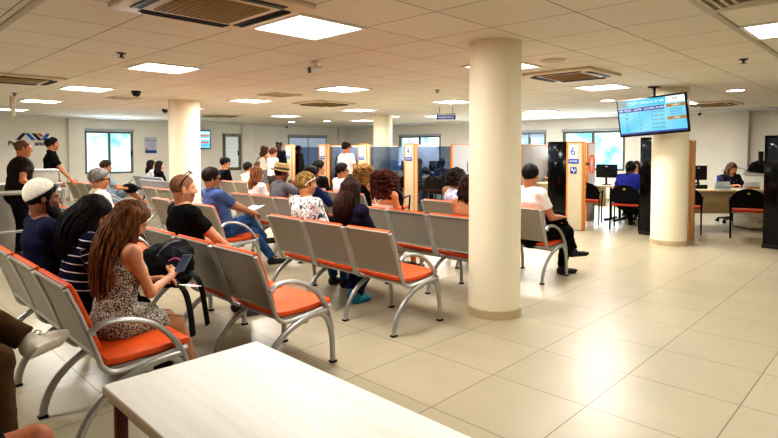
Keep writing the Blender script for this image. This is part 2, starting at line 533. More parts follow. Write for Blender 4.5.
    for v_, f_, kd in parts:
        c = np.zeros((len(v_), 3)); w = np.zeros(len(v_))
        if kd == 'head':
            e = ((v_ - Hc) @ Rh) / q
            def paint(mask, colr, wt=1.0):
                c[mask] = rgb(colr)[:3]; w[mask] = wt
            if stubble: paint((e[:, 2] < -0.035) & (e[:, 0] > 0.0) & (e[:, 2] > -0.12), '#2a201c', stubble)
            lip = np.linalg.norm((e - V(0.088, 0, -0.058)) / V(0.014, 0.022, 0.011), axis=1) < 1
            paint(lip, '#9c4f48' if fem else '#8d5648', 0.75)
            for y in (1, -1):
                br = np.linalg.norm((e - V(0.083, y * 0.033, 0.027)) / V(0.016, 0.020, 0.0055), axis=1) < 1
                paint(br, hair[1], 0.85)
                ey = np.linalg.norm(e - V(0.077, y * 0.032, 0.006), axis=1) < 0.0142
                ey &= np.abs(e[:, 2] - 0.006) < 0.0065
                paint(ey, '#c9c0b6', 0.9)
                paint(ey & (np.linalg.norm((e - V(0.088, y * 0.031, 0.006))[:, 1:], axis=1) < 0.0056), '#1c120d', 1.0)
        vs.append(v_); fs.append(f_ + o); tint.append(c); tw.append(w); o += len(v_)
    surf('body', np.concatenate(vs), np.concatenate(fs), skinmat(skin), root, {'tint': np.concatenate(tint), 'tw': np.concatenate(tw)})
    info = dict(root=root, P=P, t=t, side=side_v, f=f_v, N=Nk, SL=SL, SR=SR, EL=EL, ER=ER, WL=WL, WR=WR, HL=HL, HR=HR, KL=KL, KR=KR, AL=AL, AR=AR, Hc=Hc, Rh=Rh, hs=hs, s=s, hp=hp)
    fold_seed = len(MATS) + int(abs(loc[0] * 31 + loc[1] * 17))
    def wrinkle(v_, f_, amp, fr=11.0):
        n = vnormals(v_, f_)
        return v_ + n * (amp * (vnoise(v_ * fr, fold_seed) + 0.5 * vnoise(v_ * fr * 2.3, fold_seed + 1)))[:, None]
    # ---------------- trousers / skirt
    bk, bm_ = bottom[0], bottom[1]
    if bk != 'none':
        T = Sdf(); g = 0.016
        T.ecap(P - t * 0.02, P + t * 0.09 * s, side_v, (0.168 * b * s + g, 0.118 * b * s + g), (0.15 * b * s + g * 0.6, 0.108 * b * s + g * 0.6), k=0.05, end=True)
        frac = {'trousers': 1.0, 'shorts': 0.0, 'skirt': -0.3}.get(bk, 1.0)
        for H_, K_, A_ in ((HL, KL, AL), (HR, KR, AR)):
            if bk == 'trousers':
                T.cap(H_, K_, 0.088 * s * b + g * 0.5, 0.06 * s + g * 0.7, k=0.03)
                T.cap(K_, K_ + (A_ - K_) * 0.97, 0.058 * s + g * 0.8, 0.048 * s + g * 0.3, k=0.025, end=True)
            elif bk == 'shorts':
                T.cap(H_, H_ + (K_ - H_) * 0.8, 0.09 * s * b + g * 0.5, 0.074 * s + g * 0.6, k=0.03, end=True)
            elif bk == 'skirt':
                T.cap(H_, H_ + (K_ - H_) * 0.72, 0.092 * s * b + g * 0.6, 0.086 * s + g * 0.7, k=0.06, end=True)
        v_, f_ = T.mesh(vox); v_ = wrinkle(v_, f_, 0.005, 13)
        surf('shorts' if bk == 'shorts' else 'skirt' if bk == 'skirt' else 'trousers', v_, f_, bm_, root)
    # ---------------- shirt
    tk, tm = top[0], top[1]
    if tk != 'none':
        T = Sdf(); g = 0.012
        torso(T, g, lo=0.0)
        if tk in ('tank', 'strapless'):
            T.p = [p for p in T.p][:-2]
        slv = {'tee': 0.62, 'long': 2.0, 'polo': 0.7, 'tank': 0, 'strapless': 0, 'half': 0.9}[tk]
        for S_, E_, W_ in ((SL, EL, WL), (SR, ER, WR)):
            m = 0.88 if fem else 1.0
            if slv == 2.0:
                T.cap(S_, E_, 0.062 * s * m, 0.052 * s * m, k=0.03)
                T.cap(E_, E_ + (W_ - E_) * 0.96, 0.052 * s * m, 0.040 * s * m, k=0.02, end=True)
            elif slv:
                T.cap(S_, S_ + (E_ - S_) * slv, 0.062 * s * m, 0.060 * s * m, k=0.03, end=True)
        if tk == 'strapless':
            pc = P + t * 0.34 * s
            T.add(lambda p_: (p_ - pc) @ t, V(-9, -9, -9), V(9, 9, 9), op='i')
        else:
            T.cap(Nk + nd * 0.012 * s + f_v * 0.01, Nk + nd * 0.13 * s + f_v * 0.05, 0.06 * s, 0.10 * s, k=0.008, op='s')
        if tk == 'tank':
            for q_ in (1, -1):
                c0 = Nk - t * 0.06 * s + side_v * q_ * (sw + 0.035)
                T.ell(c0, (0.09, 0.075, 0.11), np.stack([f_v, side_v, t], 1), k=0.01, op='s')
        v_, f_ = T.mesh(vox * 0.85); 
        band = (v_ - P) @ t
        for S_, E_ in ((SL, EL), (SR, ER)):
            d = unit(E_ - S_); r = v_ - S_; al = r @ d
            on = (al > 0.03) & (np.linalg.norm(r - al[:, None] * d, axis=1) < 0.078 * s) & (np.abs((v_ - P) @ side_v) > 0.135 * s)
            band = np.where(on, 0.43 - al, band)
        v_ = wrinkle(v_, f_, 0.006)
        surf('dress' if bk == 'none' else 'shirt', v_, f_, tm, root, {'band': band})
        if tk == 'polo':
            MBt = MB()
            ring = [Nk + nd * 0.02 * s + (side_v * math.cos(a) + f_v * math.sin(a)) * 0.072 * s - nd * (0.02 if math.sin(a) > 0 else 0) for a in np.linspace(0, 2 * PI, 18)]
            MBt.tube(ring, 0.016, 8, flat=(0.026, 0.008), up=tuple(nd)).build('collar', tm, root)
    # ---------------- shoes
    if shoe:
        sm = shoe if not isinstance(shoe, str) else mat('shoe_' + shoe, shoe, rough=0.55, var=0.1)
        for A_, K_, tz in ((AL, KL, toe[0]), (AR, KR, toe[1])):
            tz = math.radians(tz); fwd = V(math.cos(tz), math.sin(tz) + 0.25 * A_[1], 0)
            shin = unit(A_ - K_)
            if A_[2] > 0.2:                       # foot off the floor: hangs from the shin
                fv_ = V(math.cos(tz), math.sin(tz), -0.15); fwd = unit(fv_ - shin * np.dot(fv_, shin) * 0.35)
                dn = unit(np.cross(np.cross(fwd, shin), fwd))
            else:
                fwd = unit(V(fwd[0], fwd[1], 0)); dn = V(0, 0, -1)
            sdv = np.cross(dn, fwd)
            q = s
            F = Sdf()
            F.ecap(A_ - fwd * 0.035 * q + dn * 0.042, A_ + fwd * 0.12 * q + dn * 0.052, sdv, (0.037 * q, 0.034), (0.045 * q, 0.028), k=0.02)
            F.ell(A_ + fwd * 0.15 * q + dn * 0.055, V(0.06 * q, 0.042 * q, 0.025), np.stack([fwd, sdv, dn], 1), k=0.02)
            F.cap(A_ - shin * 0.01, A_ + dn * 0.04 - fwd * 0.01, 0.042 * q, 0.042 * q, k=0.02, start=True)
            F.ecap(A_ - fwd * 0.045 * q + dn * 0.075, A_ + fwd * 0.165 * q + dn * 0.075, sdv, (0.04 * q, 0.009), (0.045 * q, 0.009), k=0.006)
            v_, f_ = F.mesh(0.007 if vox < 0.0115 else 0.010)
            surf('shoe', v_, f_, sm, root)
    # ---------------- hair
    hk = hair[0]
    if hk != 'none':
        hm = hairmat(hair[1], hair[2]); g = {'buzz': 0.004, 'short': 0.016, 'crop': 0.01}.get(hk, 0.016)
        C = Sdf()
        C.ell(hp(-0.014, 0, 0.03), V(0.099 + g, 0.077 + g * 0.8, 0.089 + g) * hs, Rh, k=0.01)
        if hk in ('long', 'curly', 'bob', 'pony', 'wavy'):
            C.ell(hp(-0.04, 0, -0.01), V(0.08, 0.083, 0.09) * hs, Rh, k=0.03)
        def line(p_):
            e = ((p_ - Hc) @ Rh) / hs
            lz = np.interp(e[:, 0], HAIR_LINE_X, HAIR_LINE_Z) + (0.006 if hk == 'buzz' else 0)
            if hk in ('long', 'curly', 'bob', 'wavy'):
                lz = np.where(e[:, 0] < 0.03, lz - 0.12, lz)
                lz = lz - 0.05 * np.clip((np.abs(e[:, 1]) - 0.05) / 0.03, 0, 1) * (e[:, 0] > 0.02)
            return (lz - e[:, 2]) * 0.75 * hs
        C.add(line, V(-9, -9, -9), V(9, 9, 9), op='i')
        ln = hair[3] if len(hair) > 3 else 0.3
        rnd = random.Random(int(abs(loc[0]) * 1000 + abs(loc[1]) * 77))
        if hk in ('long', 'bob', 'wavy'):
            base = hp(-0.06, 0, -0.02)
            L = 0.13 if hk == 'bob' else ln
            down = unit(V(0, 0, -1) * 0.9 - t * 0.6 + (Rh[:, 0] * -0.05))
            C.ecap(base, base + down * L * 0.55, Rh[:, 1], (0.088, 0.05), (0.11, 0.04), k=0.03)
            if hk != 'bob': C.ecap(base + down * L * 0.5, base + down * L, Rh[:, 1], (0.11, 0.04), (0.075, 0.022), k=0.03)
            for q_ in (1, -1):
                b0 = hp(0.0, q_ * 0.078, 0.0)
                C.ecap(b0, b0 + down * (0.13 if hk == 'bob' else ln * 0.6) - Rh[:, 0] * 0.01, Rh[:, 0], (0.04, 0.018), (0.035, 0.018), k=0.02)
            for j in range(26):                     # locks
                a = rnd.uniform(-1, 1)
                b0 = hp(-0.085 + 0.04 * a * a, a * 0.085, rnd.uniform(-0.06, 0.0))
                e0 = b0 + down * L * rnd.uniform(0.75, 1.02) + side_v * rnd.uniform(-0.03, 0.03) - Rh[:, 0] * 0.03
                mid = (b0 + e0) / 2 - Rh[:, 0] * 0.03 + side_v * rnd.uniform(-0.02, 0.02)
                C.cap(b0, mid, 0.014, 0.012, k=0.006); C.cap(mid, e0, 0.012, 0.005, k=0.006)
        if hk in ('curly', 'wavy'):
            R_ = ln if hk == 'curly' else 0.0
            for j in range(230 if hk == 'curly' else 60):
                a = rnd.uniform(0.35 * PI, 1.65 * PI); zz = rnd.uniform(-1, 1)
                rr = math.sqrt(max(0, 1 - zz * zz * (0.98 if zz > 0 else 0.6))) * 0.088
                tp = 1.0 if zz < 0 else 1 - zz * zz * 0.85
                c = hp(math.cos(a) * (rr + (0.02 + R_ * 0.25) * tp) - 0.012, math.sin(a) * (rr + (0.012 + R_ * 0.3) * tp), 0.02 + zz * 0.085 - (R_ * 0.35 if zz < 0 else 0) * rnd.random())
                C.ell(c, (rnd.uniform(0.014, 0.028),) * 3, k=0.004)
            if hk == 'curly':
                dn = unit(V(0, 0, -1) - t * 0.3)
                for j in range(190):
                    a = rnd.uniform(-1.25, 1.25); dd = rnd.uniform(0, ln)
                    c = hp(-0.085 * math.cos(a) - 0.03 - 0.05 * ln * rnd.random(), 0.12 * math.sin(a) * (1 + ln * 1.6) * (0.72 + 0.28 * min(1, dd / 0.12)), 0.0) + dn * dd
                    C.ell(c, (rnd.uniform(0.015, 0.03),) * 3, k=0.004)
        if hk == 'pony':
            b0 = hp(-0.10, 0, 0.0); C.cap(b0, b0 - Rh[:, 0] * 0.04 - V(0, 0, 0.03), 0.028, 0.03, k=0.01)
            C.cap(b0 - Rh[:, 0] * 0.04 - V(0, 0, 0.03), b0 - Rh[:, 0] * 0.06 - V(0, 0, ln), 0.03, 0.012, k=0.02)
        if hk == 'bun': C.ell(hp(-0.11, 0, 0.03), (0.045, 0.05, 0.045), k=0.01)
        v_, f_ = C.mesh(min(0.008, vox * 0.75))
        n_ = vnormals(v_, f_)
        if hk != 'buzz':
            qn = v_ * V(70, 70, 16) if hk not in ('curly',) else v_ * 55
            amp = 0.010 if hk == 'curly' else 0.004
            v_ = v_ + n_ * (amp * vnoise(qn, 3))[:, None]
        surf('hair', v_, f_, hm, root)
    if beard:
        C = Sdf()
        C.ell(hp(0.05, 0, -0.09), V(0.058, 0.064, 0.062) * hs, Rh, k=0.02)
        C.ell(hp(0.075, 0, -0.14), V(0.05, 0.052, 0.068) * hs, Rh, k=0.03)
        for q_ in (1, -1): C.cap(hp(0.012, q_ * 0.07, -0.02), hp(0.03, q_ * 0.055, -0.08), 0.013, 0.02, k=0.02)
        C.cap(hp(0.088, -0.02, -0.046), hp(0.088, 0.02, -0.046), 0.009, k=0.006)
        C.ell(hp(0.1, 0, -0.058), (0.012, 0.016, 0.006), Rh, k=0.004, op='s')
        v_, f_ = C.mesh(0.007); n_ = vnormals(v_, f_)
        v_ = v_ + n_ * (0.004 * vnoise(v_ * 90, 5))[:, None]
        surf('beard', v_, f_, hairmat(beard, '#221a16'), root)
    return info

def headframe(info, o):
    """place a part built in head coordinates (x forward, y left, z up, metres) on the head"""
    M = Matrix.Identity(4)
    for i in range(3):
        for j in range(3): M[i][j] = info['Rh'][i, j] * info['hs']
        M[i][3] = info['Hc'][i]
    o.data.transform(M)
    return o

def sunglasses(info, m, z=0.075, x=0.03, tilt=-35, name='sunglasses'):
    """a pair of glasses; z,x move it up onto the hair"""
    mb = MB()
    R_ = Matrix.Translation((x, 0, z)) @ Matrix.Rotation(math.radians(tilt), 4, 'Y')
    for y in (1, -1):
        pts = [R_ @ Vector((0.075, y * 0.034 + 0.027 * math.cos(a), 0.021 * math.sin(a))) for a in np.linspace(0, 2 * PI, 17)[:-1]]
        pts2 = [p + R_.to_3x3() @ Vector((0.004, 0, 0)) for p in pts]
        va = [mb.bm.verts.new(p) for p in pts]; vb = [mb.bm.verts.new(p) for p in pts2]
        mb.bm.faces.new(va[::-1]); mb.bm.faces.new(vb)
        for k in range(16): mb.bm.faces.new((va[k], va[(k + 1) % 16], vb[(k + 1) % 16], vb[k]))
        mb.tube([R_ @ Vector((0.075, y * 0.06, 0.008)), R_ @ Vector((0.06, y * 0.083, 0.008)), R_ @ Vector((-0.02, y * 0.092, 0.004)), R_ @ Vector((-0.06, y * 0.088, -0.016))], 0.005, 6)
    mb.tube([R_ @ Vector((0.077, 0.01, 0.006)), R_ @ Vector((0.077, -0.01, 0.006))], 0.003, 6)
    return headframe(info, mb.build(name, m, info['root']))

def cap_hat(info, m):
    mb = MB()
    n = 28
    rings = []
    for (rx, ry, z) in ((0.115, 0.098, 0.035), (0.116, 0.099, 0.06), (0.11, 0.094, 0.09), (0.085, 0.072, 0.118), (0.045, 0.038, 0.132), (0.006, 0.006, 0.136)):
        rings.append([mb.bm.verts.new((-0.012 + rx * math.cos(2 * PI * k / n), ry * math.sin(2 * PI * k / n), z)) for k in range(n)])
    for A, B in zip(rings, rings[1:]):
        for k in range(n): mb.bm.faces.new((A[k], A[(k + 1) % n], B[(k + 1) % n], B[k]))
    mb.bm.faces.new(rings[-1])
    o = headframe(info, mb.build('baseball_cap', m, info['root']))
    mb = MB()
    pts = [(0.085 + 0.085 * math.cos(a), 0.075 * math.sin(a)) for a in np.linspace(-PI / 2, PI / 2, 15)]
    mb.prism(pts, 0.006, Matrix.Translation((0, 0, 0.045)) @ Matrix.Rotation(0.15, 4, 'Y'))
    p = headframe(info, mb.build('brim', m, info['root'])); p.parent = o
    return o
# ------------------------------------------------------------------ setting
CEIL = 2.472
XW, YW = 15.8, 18.2          # inner faces of the window walls
X0, Y0 = -4.0, -4.0

def tilemat(name, size, mortar, c1, c2, cm, loc, rough, bump, blotch, bscale, rvar=0.0):
    m, nt, b = newmat(name)
    tc = N(nt, 'ShaderNodeTexCoord')
    mp = N(nt, 'ShaderNodeMapping'); mp.inputs['Location'].default_value = loc
    br = N(nt, 'ShaderNodeTexBrick', offset=0.0, squash=1.0)
    br.inputs['Scale'].default_value = 1.0; br.inputs['Brick Width'].default_value = size; br.inputs['Row Height'].default_value = size
    br.inputs['Mortar Size'].default_value = mortar; br.inputs['Mortar Smooth'].default_value = 0.2; br.inputs['Bias'].default_value = 0.0
    br.inputs['Color1'].default_value = rgb(c1); br.inputs['Color2'].default_value = rgb(c2); br.inputs['Mortar'].default_value = rgb(cm)
    nt.links.new(tc.outputs['Object'], mp.inputs[0]); nt.links.new(mp.outputs[0], br.inputs['Vector'])
    no = N(nt, 'ShaderNodeTexNoise', Scale=bscale, Detail=6.0, Roughness=0.6)
    nt.links.new(tc.outputs['Object'], no.inputs['Vector'])
    shade = ramp(nt, no.outputs[0], [(0.3, (1 - blotch, 1 - blotch, 1 - blotch * 1.15, 1)), (0.7, (1, 1, 1, 1))])
    mu = nt.nodes.new('ShaderNodeMix'); mu.data_type = 'RGBA'; mu.blend_type = 'MULTIPLY'; mu.inputs[0].default_value = 1.0
    nt.links.new(br.outputs['Color'], mu.inputs[6]); nt.links.new(shade, mu.inputs[7])
    nt.links.new(mu.outputs[2], b.inputs['Base Color'])
    b.inputs['Roughness'].default_value = rough
    if rvar:
        mr = N(nt, 'ShaderNodeMapRange'); mr.inputs[3].default_value = rough - rvar; mr.inputs[4].default_value = rough + rvar
        nt.links.new(no.outputs[0], mr.inputs[0]); nt.links.new(mr.outputs[0], b.inputs['Roughness'])
    bp = N(nt, 'ShaderNodeBump', Strength=bump, Distance=0.004); bp.invert = True
    nt.links.new(br.outputs['Fac'], bp.inputs['Height']); nt.links.new(bp.outputs[0], b.inputs['Normal'])
    return m

M_floor = tilemat('floor_tile', 0.643, 0.0035, '#b0a58c', '#aa9f86', '#6c5d48', (-3.06 + 0.643 * 10, -2.015 + 0.643 * 10, 0), 0.34, 0.3, 0.10, 2.2, 0.0)
M_ceil = tilemat('ceiling_tile', 0.70, 0.0055, '#e4dfd2', '#dfd9cb', '#8a8170', (-3.0 + 7.0, -2.47 + 7.0, 0), 0.9, 0.5, 0.05, 40)
M_wall = mat('wall_paint', '#efeae0', rough=0.8, var=0.02, scale=3, bump=0.05, bscale=200)
M_col = mat('column_paint', '#e8deC4'.lower(), rough=0.55, var=0.02, scale=2)
M_trimwhite = mat('ceiling_border', '#dfe0e4', rough=0.85, var=0.02)  # plaster border; light bouncing along the walls is put into its whiter colour
M_frame = mat('window_frame', '#6f6a5c', rough=0.45, var=0.05)
M_framebrown = mat('window_frame_brown', '#6b5f3d', rough=0.5, var=0.05)
M_basetile = mat('skirting_tile', '#b9a683', rough=0.35, var=0.1, scale=6)

structure(MB().box(((XW + X0) / 2, (YW + Y0) / 2, -0.05), (XW - X0 + 0.6, YW - Y0 + 0.6, 0.1)).build('floor', M_floor))
structure(MB().box(((XW + X0) / 2, (YW + Y0) / 2, CEIL + 0.05), (XW - X0 + 0.6, YW - Y0 + 0.6, 0.1)).build('ceiling', M_ceil))
for n in ('floor', 'ceiling'):
    o = bpy.data.objects[n]          # texture origin at the world origin

def wall_with_holes(name, axis, at, a0, a1, holes, th=0.2, sgn=1):
    """wall plane at x=at or y=at, from a0..a1, rectangular openings (b0,b1,z0,z1)"""
    mb = MB()
    def bx(u0, u1, z0, z1):
        if u1 - u0 < 1e-4 or z1 - z0 < 1e-4: return
        c = at + sgn * th / 2
        if axis == 'x': mb.box((c, (u0 + u1) / 2, (z0 + z1) / 2), (th, u1 - u0, z1 - z0))
        else: mb.box(((u0 + u1) / 2, c, (z0 + z1) / 2), (u1 - u0, th, z1 - z0))
    u = a0
    for (h0, h1, z0, z1) in sorted(holes):
        bx(u, h0, 0, CEIL); bx(h0, h1, 0, z0); bx(h0, h1, z1, CEIL); u = h1
    bx(u, a1, 0, CEIL)
    return structure(mb.build(name, M_wall, smooth=False))

WN = [(5.42, 6.84, 0.76, 2.08), (9.99, 10.73, 0.75, 2.10), (12.86, 14.83, 0.8, 2.05)]
WE = [(6.05, 7.93, 0.9, 2.06), (8.5, 10.3, 0.9, 2.06), (12.75, 14.85, 0.9, 2.03)]
wall_with_holes('wall_north', 'y', YW, X0 - 0.2, XW + 0.2, WN)
wall_with_holes('wall_east', 'x', XW, Y0 - 0.2, YW, WE)
wall_with_holes('wall_south', 'y', Y0, X0 - 0.2, XW + 0.2, [], sgn=-1)
wall_with_holes('wall_west', 'x', X0, Y0, YW, [], sgn=-1)

# pilasters on the walls, white border of the ceiling, skirting
for i, (x0, x1) in enumerate(((4.96, 5.39), (10.75, 11.17), (15.45, 15.8))):
    structure(MB().box(((x0 + x1) / 2, YW - 0.06, CEIL / 2), (x1 - x0, 0.12, CEIL), bev=0.004).build('trim_%d' % (i + 1), M_wall))
structure(MB().box((XW - 0.10, 3.27, CEIL / 2), (0.2, 0.46, CEIL), bev=0.004).build('trim_4', M_wall))
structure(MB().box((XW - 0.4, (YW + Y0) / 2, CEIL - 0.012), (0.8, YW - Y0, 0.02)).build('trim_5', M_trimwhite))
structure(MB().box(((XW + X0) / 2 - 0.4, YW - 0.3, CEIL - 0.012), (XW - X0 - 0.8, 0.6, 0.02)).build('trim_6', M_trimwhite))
structure(MB().box(((XW + X0) / 2, YW - 0.008, 0.045), (XW - X0, 0.016, 0.09)).build('baseboard_north', M_basetile))
structure(MB().box((XW - 0.008, (YW + Y0) / 2, 0.045), (0.016, YW - Y0, 0.09)).build('baseboard_east', M_basetile))

M_runner = mat('ceiling_runner', '#b9b3a4', rough=0.5, var=0.03)
structure(MB().box((0.97, 7.0, CEIL - 0.006), (0.05, 20.0, 0.016), bev=0.003).build('trim_7', M_runner))
structure(MB().box((5.5, 1.08, CEIL - 0.006), (19.0, 0.05, 0.016), bev=0.003).build('trim_8', M_runner))
# columns
for i, (x, y, r) in enumerate(((4.26, 2.8, 0.235), (9.37, 2.88, 0.265), (4.94, 10.5, 0.295), (10.77, 10.75, 0.265))):
    c = structure(MB().lathe([(r, 0.0), (r, CEIL)], 48, (x, y, 0)).build('column', M_col))
    structure(MB().lathe([(r + 0.012, 0.0), (r + 0.012, 0.075), (r + 0.004, 0.082), (r - 0.01, 0.082)], 48, (x, y, 0)).build('column_skirting', M_basetile, c))

# the daylight outside: hazy bright facade and foliage seen through the panes
def outside_mat():
    m, nt, b = newmat('outside_haze')
    tc = N(nt, 'ShaderNodeTexCoord')
    n1 = N(nt, 'ShaderNodeTexNoise', Scale=1.6, Detail=6.0, Roughness=0.65)
    nt.links.new(tc.outputs['Object'], n1.inputs['Vector'])
    c = ramp(nt, n1.outputs[0], [(0.32, rgb('#5fc4d6')), (0.46, rgb('#b5e4ea')), (0.58, rgb('#eefaf8')), (0.75, rgb('#ffffff'))])
    nt.links.new(c, b.inputs['Emission Color']); b.inputs['Emission Strength'].default_value = 1.5
    nt.links.new(c, b.inputs['Base Color']); b.inputs['Roughness'].default_value = 1.0
    return m
M_out = outside_mat()
structure(mesh_obj('exterior_north', [(X0, YW + 1.5, -0.5), (XW + 2, YW + 1.5, -0.5), (XW + 2, YW + 1.5, 4), (X0, YW + 1.5, 4)], [(0, 1, 2, 3)], M_out))
structure(mesh_obj('exterior_east', [(XW + 1.5, 0, -0.5), (XW + 1.5, YW + 1.4, -0.5), (XW + 1.5, YW + 1.4, 4), (XW + 1.5, 0, 4)], [(0, 1, 2, 3)], M_out))

def pane_mat():
    m, nt, b = newmat('window_glass')
    out = [n for n in nt.nodes if n.type == 'OUTPUT_MATERIAL'][0]
    tr = N(nt, 'ShaderNodeBsdfTransparent'); tr.inputs[0].default_value = (0.93, 0.97, 0.98, 1)
    gl = N(nt, 'ShaderNodeBsdfGlossy', Roughness=0.02)
    ms = N(nt, 'ShaderNodeMixShader', Fac=0.05)
    nt.links.new(tr.outputs[0], ms.inputs[1]); nt.links.new(gl.outputs[0], ms.inputs[2]); nt.links.new(ms.outputs[0], out.inputs[0])
    return m
M_pane = pane_mat()
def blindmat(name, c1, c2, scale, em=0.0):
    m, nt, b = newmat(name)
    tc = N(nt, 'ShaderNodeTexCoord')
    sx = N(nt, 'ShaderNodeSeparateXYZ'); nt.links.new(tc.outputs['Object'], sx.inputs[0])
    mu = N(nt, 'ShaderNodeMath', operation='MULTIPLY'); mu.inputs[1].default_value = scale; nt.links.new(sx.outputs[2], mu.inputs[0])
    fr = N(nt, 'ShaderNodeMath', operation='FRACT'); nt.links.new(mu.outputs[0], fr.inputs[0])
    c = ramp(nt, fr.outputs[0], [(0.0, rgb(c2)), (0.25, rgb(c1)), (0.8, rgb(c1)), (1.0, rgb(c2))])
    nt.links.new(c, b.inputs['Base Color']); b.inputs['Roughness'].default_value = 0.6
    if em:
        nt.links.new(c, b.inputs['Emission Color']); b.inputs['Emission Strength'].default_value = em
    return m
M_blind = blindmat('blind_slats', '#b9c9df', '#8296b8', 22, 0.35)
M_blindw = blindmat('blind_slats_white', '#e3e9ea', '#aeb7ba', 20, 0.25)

def window(n, axis, at, h, mull, fm, depth=0.09, blind=None, box=True):
    a0, a1, z0, z1 = h
    fw = 0.06 if n != 2 else 0.12
    mb = MB()
    def bx(u0, u1, q0, q1, d=depth, off=0.0):
        c = at + 0.03 + off
        if axis == 'x': mb.box((c, (u0 + u1) / 2, (q0 + q1) / 2), (d, u1 - u0, q1 - q0), bev=0.005, seg=1)
        else: mb.box(((u0 + u1) / 2, c, (q0 + q1) / 2), (u1 - u0, d, q1 - q0), bev=0.005, seg=1)
    bx(a0, a0 + fw, z0, z1); bx(a1 - fw, a1, z0, z1); bx(a0 + fw, a1 - fw, z1 - fw, z1); bx(a0 + fw, a1 - fw, z0, z0 + fw)
    w = structure(mb.build('window_%d' % n, fm))
    for q in mull:
        mb = MB(); u = a0 + (a1 - a0) * q; bx(u - 0.03, u + 0.03, z0 + fw, z1 - fw); mb.build('mullion', fm, w)
    # sliding sash handle
    mb = MB(); bx(a1 - fw - 0.02, a1 - fw + 0.03, (z0 + z1) / 2 - 0.12, (z0 + z1) / 2 + 0.06, 0.03, -0.05); mb.build('handle', mat('black_plastic', '#16161a', rough=0.4), w)
    mb = MB(); bx(a0 + fw, a1 - fw, z0 + fw, z1 - fw, 0.006, 0.02); mb.build('pane', M_pane, w, smooth=False)
    if box:
        mb = MB(); bx(a0 - 0.02, a1 + 0.02, z1 - 0.01, z1 + 0.07, 0.07, -0.06); mb.build('blind_box', mat('blind_box_grey', '#a9adb3', rough=0.5), w)
    if blind:
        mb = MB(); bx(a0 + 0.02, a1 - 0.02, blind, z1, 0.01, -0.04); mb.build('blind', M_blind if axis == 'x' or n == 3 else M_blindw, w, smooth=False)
    return w
window(1, 'y', YW, WN[0], (0.5,), M_frame)
window(2, 'y', YW, WN[1], (), M_framebrown, blind=0.85, box=False)
window(3, 'y', YW, WN[2], (0.5,), M_frame, blind=0.85)
window(4, 'x', XW, WE[0], (0.5,), M_frame)
window(5, 'x', XW, WE[1], (0.33, 0.66), M_frame, blind=1.88)
window(6, 'x', XW, WE[2], (0.5,), M_frame)

# ------------------------------------------------------------------ ceiling fittings
M_panel = emit('light_diffuser', '#fffaf0', 9.0)
M_lframe = mat('light_frame', '#e9e7e0', rough=0.5)
def ceiling_light(x, y, label, sx=0.6, sy=0.6):
    t = thing('ceiling_light', label, 'ceiling light', (x, y, CEIL), 0, 'square light panels in the tiled ceiling')
    mb = MB(); w = 0.03
    for (cx, cy, ax, ay) in ((0, sy / 2 + w / 2, sx + 2 * w, w), (0, -sy / 2 - w / 2, sx + 2 * w, w), (sx / 2 + w / 2, 0, w, sy), (-sx / 2 - w / 2, 0, w, sy)):
        mb.box((cx, cy, -0.008), (ax, ay, 0.016))
    mb.build('frame', M_lframe, t, smooth=False)
    MB().box((0, 0, -0.004), (sx, sy, 0.008)).build('diffuser', M_panel, t, smooth=False)
    return t
LIGHTS = [
 (2.67, 3.50, 'large bright square ceiling light beside the cassette air conditioner, nearest the camera'),
 (2.78, 6.43, 'square ceiling light in the second place along the left row of lights'),
 (2.86, 9.45, 'square ceiling light third along the left row, before the hanging post'),
 (2.95, 12.5, 'square ceiling light fourth along the left row, near the logo wall'),
 (3.05, 15.6, 'square ceiling light at the far left end, in front of the logo wall'),
 (5.72, 6.60, 'square ceiling light in the middle, before the four-way air conditioner'),
 (5.80, 9.45, 'square ceiling light just right of the left-hand column'),
 (5.85, 12.4, 'square ceiling light over the benches by the window'),
 (5.45, 3.50, 'square ceiling light half hidden behind the nearest column'),
 (8.35, 3.55, 'square ceiling light between the nearest column and the hanging screen'),
 (8.75, 6.75, 'square ceiling light left of the nearest column, before the hanging sign'),
 (9.0, 9.8, 'square ceiling light just left of the slim middle column'),
 (9.1, 13.0, 'square ceiling light over the standing group by counter one'),
 (5.33, 0.72, 'square ceiling light at the right edge above the open floor'),
 (12.4, 6.8, 'square ceiling light near the east windows behind the hanging screen'),
 (12.3, 10.0, 'square ceiling light above the counter with the number four'),
 (14.5, 6.7, 'square ceiling light right in front of the east window'),
 (8.5, 0.6, 'square ceiling light outside the right edge over the counters'),
 (12.3, 3.6, 'square ceiling light above the right-hand clerk'),
 (12.3, 13.2, 'square ceiling light above the far counters'),
]
for x, y, lb in LIGHTS: ceiling_light(x, y, lb)
def area(x, y, z, sx, sy, pw, col=(1, 0.93, 0.82), rot=(0, 0, 0)):
    l = bpy.data.lights.new('panel_lamp', 'AREA'); l.shape = 'RECTANGLE'; l.size = sx; l.size_y = sy; l.energy = pw; l.color = col
    o = link(bpy.data.objects.new('panel_lamp', l)); o.location = (x, y, z); o.rotation_euler = rot
    return o

